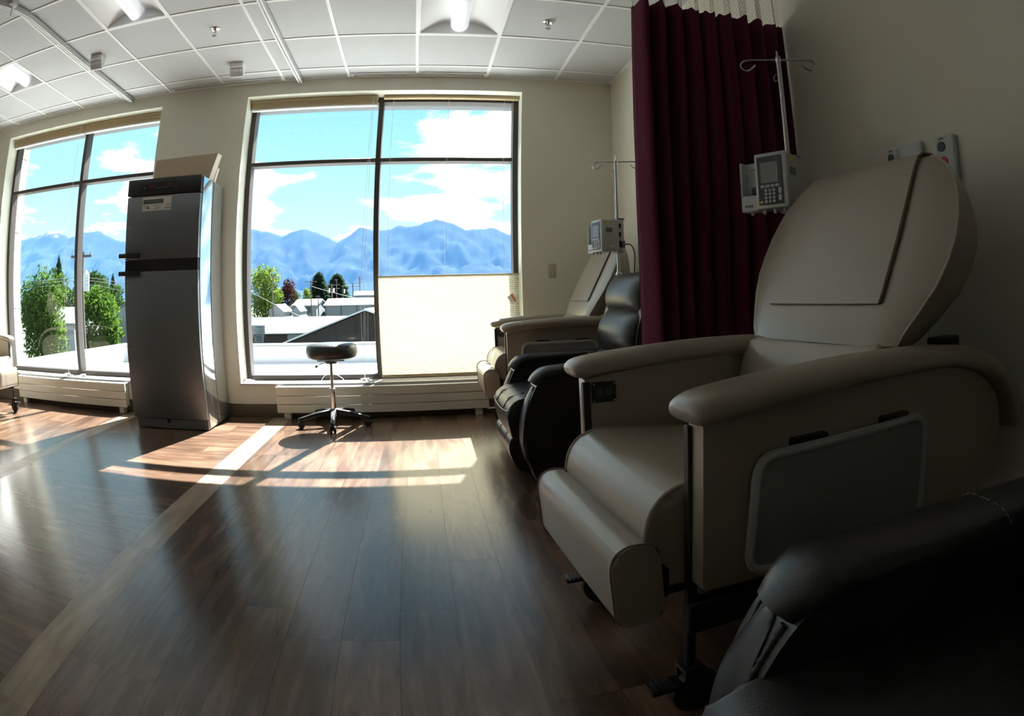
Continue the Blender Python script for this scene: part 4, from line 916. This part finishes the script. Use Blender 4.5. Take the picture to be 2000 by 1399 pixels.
# ------------------------------------------------------------------ outside: own roof, town, trees, mountains
ZG = -5.5
def build_ground():
    bm = BM(); box(bm, -900, 700, YO+0.3, 1500, ZG-0.5, ZG); structure(obj('ground', bm, M['ground'], smooth=0), 'town ground')
    t = empty('flat_roof', (-1.5, 7.0, 0))
    bm = BM(); box(bm, -4.2, 6.5, -1.74, 1.95, ZG, 0.03); obj('roof_deck', bm, M['roofwhite'], t, 0)
    bm = BM(); box(bm, -4.2, 6.5, 1.75, 1.99, 0.03, 0.275); obj('parapet', bm, M['roofwhite'], t, 0)
    bm = BM(); box(bm, -4.2, -4.0, -1.74, 1.75, 0.03, 0.275); obj('parapet', bm, M['roofwhite'], t, 0)
    bm = BM(); box(bm, -4.24, 6.5, 1.71, 2.03, 0.275, 0.305, 0.004, 1); obj('coping', bm, M['coping'], t)
    bm = BM(); box(bm, -4.24, -3.96, -1.74, 1.71, 0.275, 0.305, 0.004, 1); obj('coping', bm, M['coping'], t)
    tag(t, 'white flat roof with low parapet just outside the windows', 'roof')
build_ground()

def gable_house(name, label, x0, x1, y0, y1, zb, ze, zr, wall, roof, ridge='x', over=0.3, wins=(), doors=()):
    t = empty(name, ((x0+x1)/2, (y0+y1)/2, zb)); hx, hy = (x1-x0)/2, (y1-y0)/2; e = ze-zb; r = zr-zb
    bm = BM()
    if ridge == 'x': prism_yz(bm, [(-hy, 0), (hy, 0), (hy, e), (0, r-0.05), (-hy, e)], -hx, hx)
    else: prism_uz(bm, [(-hx, 0), (hx, 0), (hx, e), (0, r-0.05), (-hx, e)], -hy, hy)
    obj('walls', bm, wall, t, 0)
    for s in (-1, 1):
        bm = BM(); k = 0.12
        if ridge == 'x': prism_yz(bm, [(0, r), (s*(hy+over), e-(r-e)*over/hy), (s*(hy+over), e-(r-e)*over/hy+k), (0, r+k)], -hx-over, hx+over)
        else: prism_uz(bm, [(0, r), (s*(hx+over), e-(r-e)*over/hx), (s*(hx+over), e-(r-e)*over/hx+k), (0, r+k)], -hy-over, hy+over)
        obj('roof_slope', bm, roof, t, 0)
    for (a, b, z0, z1) in wins:
        bm = BM(); box(bm, a-(x0+x1)/2, b-(x0+x1)/2, -hy-0.06, -hy+0.05, z0-zb, z1-zb); w_ = obj('window', bm, M['housewhite'], t, 0)
        bm = BM(); box(bm, a-(x0+x1)/2+0.1, b-(x0+x1)/2-0.1, -hy-0.08, -hy-0.05, z0-zb+0.1, z1-zb-0.1); obj('pane', bm, M['winblue'], w_, 0)
    tag(t, label, 'building'); return t
def build_town():
    # brown gable close by
    t = empty('gable_building', (-4.7, 46, ZG))
    hw, e, r = 12.0, 1.5, 5.70
    bm = BM(); prism_uz(bm, [(-hw, 0), (hw, 0), (hw, e), (0, r-0.08), (-hw, e)], -6, 6); obj('walls', bm, M['brownwall'], t, 0)
    for k in range(16):
        x = -hw+0.75+k*1.5; zt_ = e+(r-0.08-e)*(1-abs(x)/hw); bm = BM(); box(bm, x-0.04, x+0.04, -6.05, -5.98, 0, zt_-0.1); obj('wall_batten', bm, M['brownwall'], t, 0)
    for s in (-1, 1):
        bm = BM(); prism_uz(bm, [(0, r), (s*(hw+0.5), e-0.17), (s*(hw+0.5), e-0.05), (0, r+0.12)], -6.25, 6.2); obj('roof_slope', bm, M['roofmetal'], t, 0)
    tag(t, 'dark brown gabled building with pale metal roof beyond the parapet', 'building')
    # long white roofed building with wall sign
    t = empty('long_building', (-22, 80, ZG))
    bm = BM(); prism_yz(bm, [(-15, 0), (15, 0), (15, 2.8), (0, 4.1), (-15, 2.8)], -5, 16); obj('walls', bm, M['brownwall'], t, 0)
    for s in (-1, 1):
        bm = BM(); prism_yz(bm, [(0, 4.15), (s*15.5, 2.85), (s*15.5, 2.98), (0, 4.28)], -5.4, 16.4); obj('roof_slope', bm, M['roofmetal'], t, 0)
    bm = BM(); box(bm, 0.6, 1.7, -15.08, -14.95, 1.9, 2.75); w_ = obj('window', bm, M['housewhite'], t, 0)
    bm = BM(); box(bm, 0.75, 1.55, -15.12, -15.06, 2.0, 2.62); obj('pane', bm, M['winblue'], w_, 0)
    bm = BM(); box(bm, 4.8, 7.2, -15.08, -14.95, 1.9, 2.75); obj('garage_door', bm, M['housegrey'], t, 0)
    bm = BM(); tube(bm, [(6.3, -10, 3.0), (6.3, -10, 4.6)], 0.06, 8); tube(bm, [(6.3, -10, 4.6), (6.0, -10, 4.75)], 0.06, 8); obj('roof_pipe', bm, M['wire'], t)
    tag(t, 'long low building with broad white roof behind the brown gable', 'building')
    s_ = empty('roof_sign', (-20.75, 64.2, -2.65))
    bm = BM(); box(bm, -0.95, 0.95, -0.05, 0.05, 0, 1.02); obj('board', bm, M['housewhite'], s_, 0)
    bm = BM()
    for x, z, w, h in ((-0.1, 0.72, 0.8, 0.09), (0.1, 0.50, 0.6, 0.06), (-0.1, 0.28, 0.85, 0.07), (-0.1, 0.12, 0.85, 0.06), (-0.75, 0.55, 0.08, 0.30), (-0.62, 0.48, 0.3, 0.05)): box(bm, x, x+w, -0.06, -0.05, z, z+h)
    obj('lettering', bm, M['winblue'], s_, 0)
    for x in (-0.7, 0.7):
        bm = BM(); box(bm, x-0.04, x+0.04, 0.05, 0.13, -0.4, 0.9); obj('support', bm, M['wire'], s_, 0)
    tag(s_, 'small white sign with dark lettering on the long white roof', 'sign')
    gable_house('small_house', 'small pale house with gable left of the purple tree', -29.6, -26.9, 99, 106, ZG, -0.75, 0.35, M['housewhite'], M['housegrey'], 'y', 0.2)
    gable_house('small_house', 'small pale house with gable right of the purple tree', -26.3, -24.9, 104, 110, ZG, -0.8, 0.1, M['housewhite'], M['housegrey'], 'y', 0.15)
    gable_house('white_house', 'white house with pale roof before the small green trees', -30.2, -24.9, 120, 132, ZG, 0.0, 1.2, M['housewhite'], M['roofmetal'], 'x', 0.3, wins=((-28.6, -26.0, -1.8, -0.2),))
    t = gable_house('storage_shed', 'long white storage shed with ribbed wall below the conifers', -23.9, -6.0, 125, 137, ZG, -0.15, 1.2, M['housewhite'], M['roofmetal'], 'x', 0.3)
    for k in range(5):
        bm = BM(); x = -8.8+k*3.6; box(bm, x-0.08, x+0.08, -6.15, -5.95, 0, 5.2); obj('wall_post', bm, M['polewood'], t, 0)
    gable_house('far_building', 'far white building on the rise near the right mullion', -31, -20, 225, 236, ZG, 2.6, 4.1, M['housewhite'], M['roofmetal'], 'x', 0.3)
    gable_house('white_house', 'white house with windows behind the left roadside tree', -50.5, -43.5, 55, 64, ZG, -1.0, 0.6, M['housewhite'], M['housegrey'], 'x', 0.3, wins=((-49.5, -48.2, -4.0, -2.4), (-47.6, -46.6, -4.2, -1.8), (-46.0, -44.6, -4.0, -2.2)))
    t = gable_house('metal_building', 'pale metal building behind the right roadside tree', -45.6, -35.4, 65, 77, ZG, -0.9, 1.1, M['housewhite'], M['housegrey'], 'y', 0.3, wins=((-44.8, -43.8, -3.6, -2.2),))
    for k in range(12):
        bm = BM(); x = -4.6+k*0.82; box(bm, x-0.05, x+0.05, -6.07, -5.97, 0, 4.5); obj('wall_rib', bm, M['housewhite'], t, 0)
build_town()

def leaf_cards(bm, rnd, c, rx, ry, rz, n, size):
    for _ in range(n):
        while True:
            d = Vector((rnd.uniform(-1, 1), rnd.uniform(-1, 1), rnd.uniform(-1, 1)))
            if 0.05 < d.length < 1: break
        d = d.normalized()*(rnd.random()**0.28)
        p = Vector((c[0]+d.x*rx, c[1]+d.y*ry, c[2]+d.z*rz)); s = size*rnd.uniform(0.6, 1.3)
        q = Vector((rnd.gauss(0, 1), rnd.gauss(0, 1), rnd.gauss(0, 1))).normalized(); a = q.orthogonal().normalized()*s; b = q.cross(a).normalized()*s*0.62
        vs = [bm.verts.new(p-a), bm.verts.new(p-b*0.9), bm.verts.new(p+a), bm.verts.new(p+b*0.9)]; bm.faces.new(vs)
def broad_tree(label, x, y, ztop, zlow, rx, m, seed, n=1500, leafsize=0.22, lobes=9, group=None, name='leafy_tree'):
    rnd = random.Random(seed); t = empty(name, (x, y, ZG)); h = ztop-ZG; lo = zlow-ZG; bm = BM(); rz = (h-lo)/2; cz = (h+lo)/2
    for k in range(lobes):
        a = 2*math.pi*k/lobes+rnd.random(); f = rnd.uniform(0.25, 0.62); zz_ = rnd.uniform(-0.62, 0.62); w = math.sqrt(max(0.1, 1-zz_*zz_))
        leaf_cards(bm, rnd, (rx*f*w*math.cos(a), rx*f*w*math.sin(a), cz+rz*zz_), rx*0.42, rx*0.42, rz*0.36, n//(lobes+2), leafsize)
    leaf_cards(bm, rnd, (0, 0, cz), rx*0.7, rx*0.7, rz*0.85, 2*n//(lobes+2), leafsize)
    leaf_cards(bm, rnd, (0, 0, cz+rz*0.6), rx*0.35, rx*0.35, rz*0.4, n//(lobes+2), leafsize)
    f_ = obj('foliage', bm, m, t, 0); f_['kind'] = 'stuff'
    bm = BM(); r0 = 0.05*h*0.5; tube(bm, [(0, 0, 0), (0.1, 0, lo*0.6), (0, 0.1, cz), (0, 0, h*0.9)], [r0, r0*0.8, r0*0.5, r0*0.1], 8); tube(bm, [(0.05, 0, lo), (rx*0.4, 0, cz)], [r0*0.5, r0*0.15], 6); tube(bm, [(0.05, 0, lo), (-rx*0.4, 0.1, cz*1.02)], [r0*0.5, r0*0.15], 6); obj('trunk', bm, M['bark'], t)
    tag(t, label, 'tree', group)
def conifer(label, x, y, ztop, rx, seed, n=26, m='leaf_conifer', fat=0.8):
    rnd = random.Random(seed); t = empty('conifer_tree', (x, y, ZG)); h = ztop-ZG; bm = BM()
    for k in range(n):
        f = k/(n-1); z = h*(0.16+0.84*f); r = rx*(1-f)**fat+0.05*rx; nb = 14
        for b in range(nb):
            a = 2*math.pi*b/nb+rnd.random()*0.5+k; rr = r*rnd.uniform(0.75, 1.1); c, s = math.cos(a), math.sin(a); dz = h*0.055*rnd.uniform(0.6, 1.2); ww = rr*0.24+0.08
            p0 = Vector((0.1*c, 0.1*s, z)); p1 = Vector((rr*0.6*c, rr*0.6*s, z-dz*0.3)); p2 = Vector((rr*c, rr*s, z-dz)); q = Vector((-s, c, 0.25))*ww
            vs = [bm.verts.new(v) for v in (p0, p1-q, p2, p1+q)]; bm.faces.new(vs)
            q2 = Vector((-s*0.3, c*0.3, -0.7))*ww; vs = [bm.verts.new(v) for v in (p0, p1-q2*0.3, p2, p1+q2)]; bm.faces.new(vs)
    f_ = obj('foliage', bm, M[m], t, 0); f_['kind'] = 'stuff'
    bm = BM(); tube(bm, [(0, 0, 0), (0, 0, h*0.95)], [0.02*h, 0.002*h], 8); obj('trunk', bm, M['bark'], t)
    tag(t, label, 'tree', 'conifers in the town')
broad_tree('bright yellow green tree at the left edge of the middle window', -33.1, 108, 8.2, -3.2, 4.2, M['leaf_light'], 11, 3600, 0.27, 12)
broad_tree('dark purple leaved tree beside the bright green tree', -29.4, 112, 5.5, -3.0, 2.3, M['leaf_purple'], 12, 2000, 0.21)
broad_tree('small green tree left of the conifer pair', -43.4, 175, 4.5, -1.0, 2.2, M['leaf_mid'], 13, 900, 0.26)
broad_tree('small bright tree nearest the left conifer of the pair', -39.4, 175, 4.9, -1.0, 2.0, M['leaf_light'], 14, 900, 0.26)
conifer('left conifer of the pair behind the white storage shed', -37.6, 187, 10.3, 4.9, 15, 34, fat=0.42)
conifer('right conifer of the pair behind the white storage shed', -32.6, 195, 10.0, 5.8, 16, 34, fat=0.42)
broad_tree('big leafy roadside tree at the left end of the left window', -27.1, 30, 3.5, -3.4, 2.8, M['leaf_mid'], 17, 6000, 0.15, 17)
broad_tree('leafy roadside tree behind the wooden utility pole', -22.6, 32, 2.2, -2.8, 2.1, M['leaf_mid'], 18, 4600, 0.14, 15)
conifer('tall thin conifer rising above the big roadside tree', -105, 125, 13.4, 4.6, 19, 30)
conifer('thin conifer behind the wooden utility pole', -92.0, 120, 12.4, 4.2, 20, 30)
conifer('small conifer beside the refrigerator in the left window', -83.2, 125, 8.2, 3.4, 21, 24)
broad_tree('dark round tree right of the utility pole transformer', -72.0, 100, 7.6, 1.0, 4.0, M['leaf_dark'], 22, 1800, 0.36)
broad_tree('wide dark tree behind the right roadside tree', -52.5, 75, 4.4, -1.5, 4.6, M['leaf_dark'], 23, 2000, 0.30)
broad_tree('dark tree filling behind the two roadside trees', -62.0, 75, 4.2, -2.5, 4.8, M['leaf_dark'], 24, 2000, 0.30)

def utility_pole(label, x, y, ztop, r=0.14, arm=1.6, transformers=0, arms=1):
    t = empty('utility_pole', (x, y, ZG)); h = ztop-ZG
    bm = BM(); tube(bm, [(0, 0, 0), (0, 0, h)], [r, r*0.75], 10); obj('post', bm, M['polewood'], t)
    for k in range(arms):
        bm = BM(); z = h-0.25-0.9*k; box(bm, -arm/2, arm/2, -0.06-r, 0.06-r, z-0.06, z+0.06); obj('crossarm', bm, M['polewood'], t, 0)
        for s in (-0.9, -0.3, 0.3, 0.9):
            bm = BM(); lathe(bm, [(0.03, z+0.06), (0.05, z+0.12), (0.03, z+0.2)], (s*arm/2, -r, 0), 8); obj('insulator', bm, M['housewhite'], t)
    for k in range(transformers):
        bm = BM(); s = (0.45, -0.5, 0.05)[k]; lathe(bm, [(0.20, h-2.0), (0.21, h-1.95), (0.21, h-1.15), (0.12, h-1.05), (0.05, h-0.95)], (s*(1+r), -0.1-r, 0), 14); obj('transformer', bm, M['roofmetal'], t)
    tag(t, label, 'utility pole', 'wooden utility poles')
utility_pole('wooden utility pole with transformer in the left window', -19.75, 26, 3.62, 0.14, 1.7, 1)
utility_pole('utility pole in front of the bright yellow green tree', -28.5, 98, 5.2, 0.15, 2.4)
utility_pole('utility pole with two transformers between the conifer pair', -24.9, 137.5+3, 4.8, 0.2, 4.0, 2, 2)
utility_pole('utility pole left of the conifer pair', -24.9, 115, 4.9, 0.16, 2.6)
utility_pole('tall plain pole before the right conifer', -25.3, 150, 6.3, 0.16, 0.8)
utility_pole('pole with lamp right of the right conifer', -23.9, 152, 4.7, 0.16, 1.2, 1)
utility_pole('short pole standing before the storage shed end', -22.9, 112.5, 1.9, 0.14, 0.9)
utility_pole('utility pole with wide arms right of the conifers', -27.7, 200, 6.6, 0.2, 5.0, 0, 2)
utility_pole('pale lattice mast far away near the right mullion', -29.9, 237, 10.1, 0.3, 2.5, 0, 3)
def wire(label, a, b, sag, r=0.02, group='overhead wires'):
    a, b = Vector(a), Vector(b); pts = [a.lerp(b, k/12)-Vector((0, 0, sag*4*(k/12)*(1-k/12))) for k in range(13)]
    bm = BM(); tube(bm, pts, r, 5); o = obj('overhead_wire', bm, M['wire']); tag(o, label, 'wire', group)
def span(label, dz, dy, r):
    pts = smooth_path([(-44, 40+dy, 2.78+dz), (-32, 32.0+dy, 2.32+dz), (-19.75, 25.86+dy, 2.17+dz), (-14.5, 23.8+dy, 1.66+dz), (-9.5, 22+dy, 1.45+dz)], 6)
    bm = BM(); tube(bm, pts, r, 5); tag(obj('overhead_wire', bm, M['wire']), label, 'wire', 'overhead wires')
span('topmost of the overhead wires crossing the left window', 0.14, 0.0, 0.014)
span('middle one of the overhead wires crossing the left window', 0.0, 0.02, 0.014)
span('lowest of the overhead wires crossing the left window', -0.20, 0.0, 0.012)
wire('slanting wire falling from the yellow green tree to the long roof', (-20.5, 60, 2.2), (-15.5, 72, -1.6), 0.1, 0.02)
wire('wire running from the left pole down past the storage shed', (-24.9, 115, 3.8), (-10, 118, 0.2), 0.3, 0.025)

def build_mountains():
    ridge = [(-1.6, 0.10), (-1.3, 0.13), (-1.1, 0.125), (-0.992, 0.1372), (-0.932, 0.1414), (-0.864, 0.1485), (-0.811, 0.1348), (-0.774, 0.1309), (-0.746, 0.1434), (-0.707, 0.1383), (-0.647, 0.1179), (-0.55, 0.105), (-0.45, 0.125), (-0.39, 0.132), (-0.333, 0.1269), (-0.268, 0.1113), (-0.251, 0.1192), (-0.227, 0.1209), (-0.206, 0.1165), (-0.166, 0.0974), (-0.126, 0.1219), (-0.104, 0.1183), (-0.081, 0.1161), (-0.055, 0.1253), (-0.033, 0.1200), (-0.004, 0.1306), (0.012, 0.1332), (0.037, 0.1266), (0.062, 0.1139), (0.085, 0.1170), (0.107, 0.1181), (0.142, 0.1068), (0.2, 0.115), (0.35, 0.10), (0.5, 0.08)]
    Y1, Y0 = 1300.0, 760.0
    def rz(s):
        for (a, b), (c, d) in zip(ridge, ridge[1:]):
            if a <= s <= c: return b+(d-b)*(s-a)/(c-a)
        return 0.08
    nx, ny = 620, 46; bm = BM(); V = []; x0, x1 = -1.55*Y1, 0.45*Y1
    for i in range(nx+1):
        x = x0+(x1-x0)*i/nx; h = rz(x/Y1)*Y1+CAM_H+noise.fractal(Vector((x*0.035, 3.1, 0.7)), 0.8, 2.1, 4)*3.5; row = []
        for j in range(ny+1):
            v = j/ny; y = Y0+(Y1-Y0)*v if v <= 1 else Y1
            base = (h-ZG)*(v**1.25)+ZG
            am = 34*math.sin(math.pi*min(1, v*1.0))**0.8
            nz = noise.fractal(Vector((x*0.006, y*0.0045, 2.2)), 1.0, 2.0, 5)*am+noise.fractal(Vector((x*0.03, y*0.02, 7.0)), 1.0, 2.0, 4)*am*0.42
            rdg = -abs(noise.noise(Vector((x*0.011+y*0.004, y*0.003, 5.0))))*am*0.9
            row.append(bm.verts.new((x, y, max(ZG-3, base+nz+rdg))))
        row.append(bm.verts.new((x, Y1+120, h*0.72)))
        V.append(row)
    for i in range(nx):
        for j in range(ny+1): bm.faces.new((V[i][j], V[i+1][j], V[i+1][j+1], V[i][j+1]))
    m = obj('hills', bm, M['mount'], None, 60); structure(m, 'forested blue mountain range with a few snow patches')
    rnd = random.Random(3)
    # haze lying in the valley between the town and the mountains
    bm = BM(); box(bm, -2100, 800, 330, 740, ZG+0.2, 92); hz = obj('valley_haze', bm, M['haze'], None, 0); hz['kind'] = 'stuff'; tag(hz, 'thin blue haze lying before the mountains', 'haze')
mh = bpy.data.materials.new('blue_valley_haze'); mh.use_nodes = True; nt = mh.node_tree; nt.nodes.clear()
vs_ = nt.nodes.new('ShaderNodeVolumeScatter'); vs_.inputs['Color'].default_value = (0.10, 0.32, 0.82, 1); vs_.inputs['Density'].default_value = 0.00080; vs_.inputs['Anisotropy'].default_value = 0.0
om = nt.nodes.new('ShaderNodeOutputMaterial'); nt.links.new(vs_.outputs[0], om.inputs['Volume']); M['haze'] = mh
build_mountains()
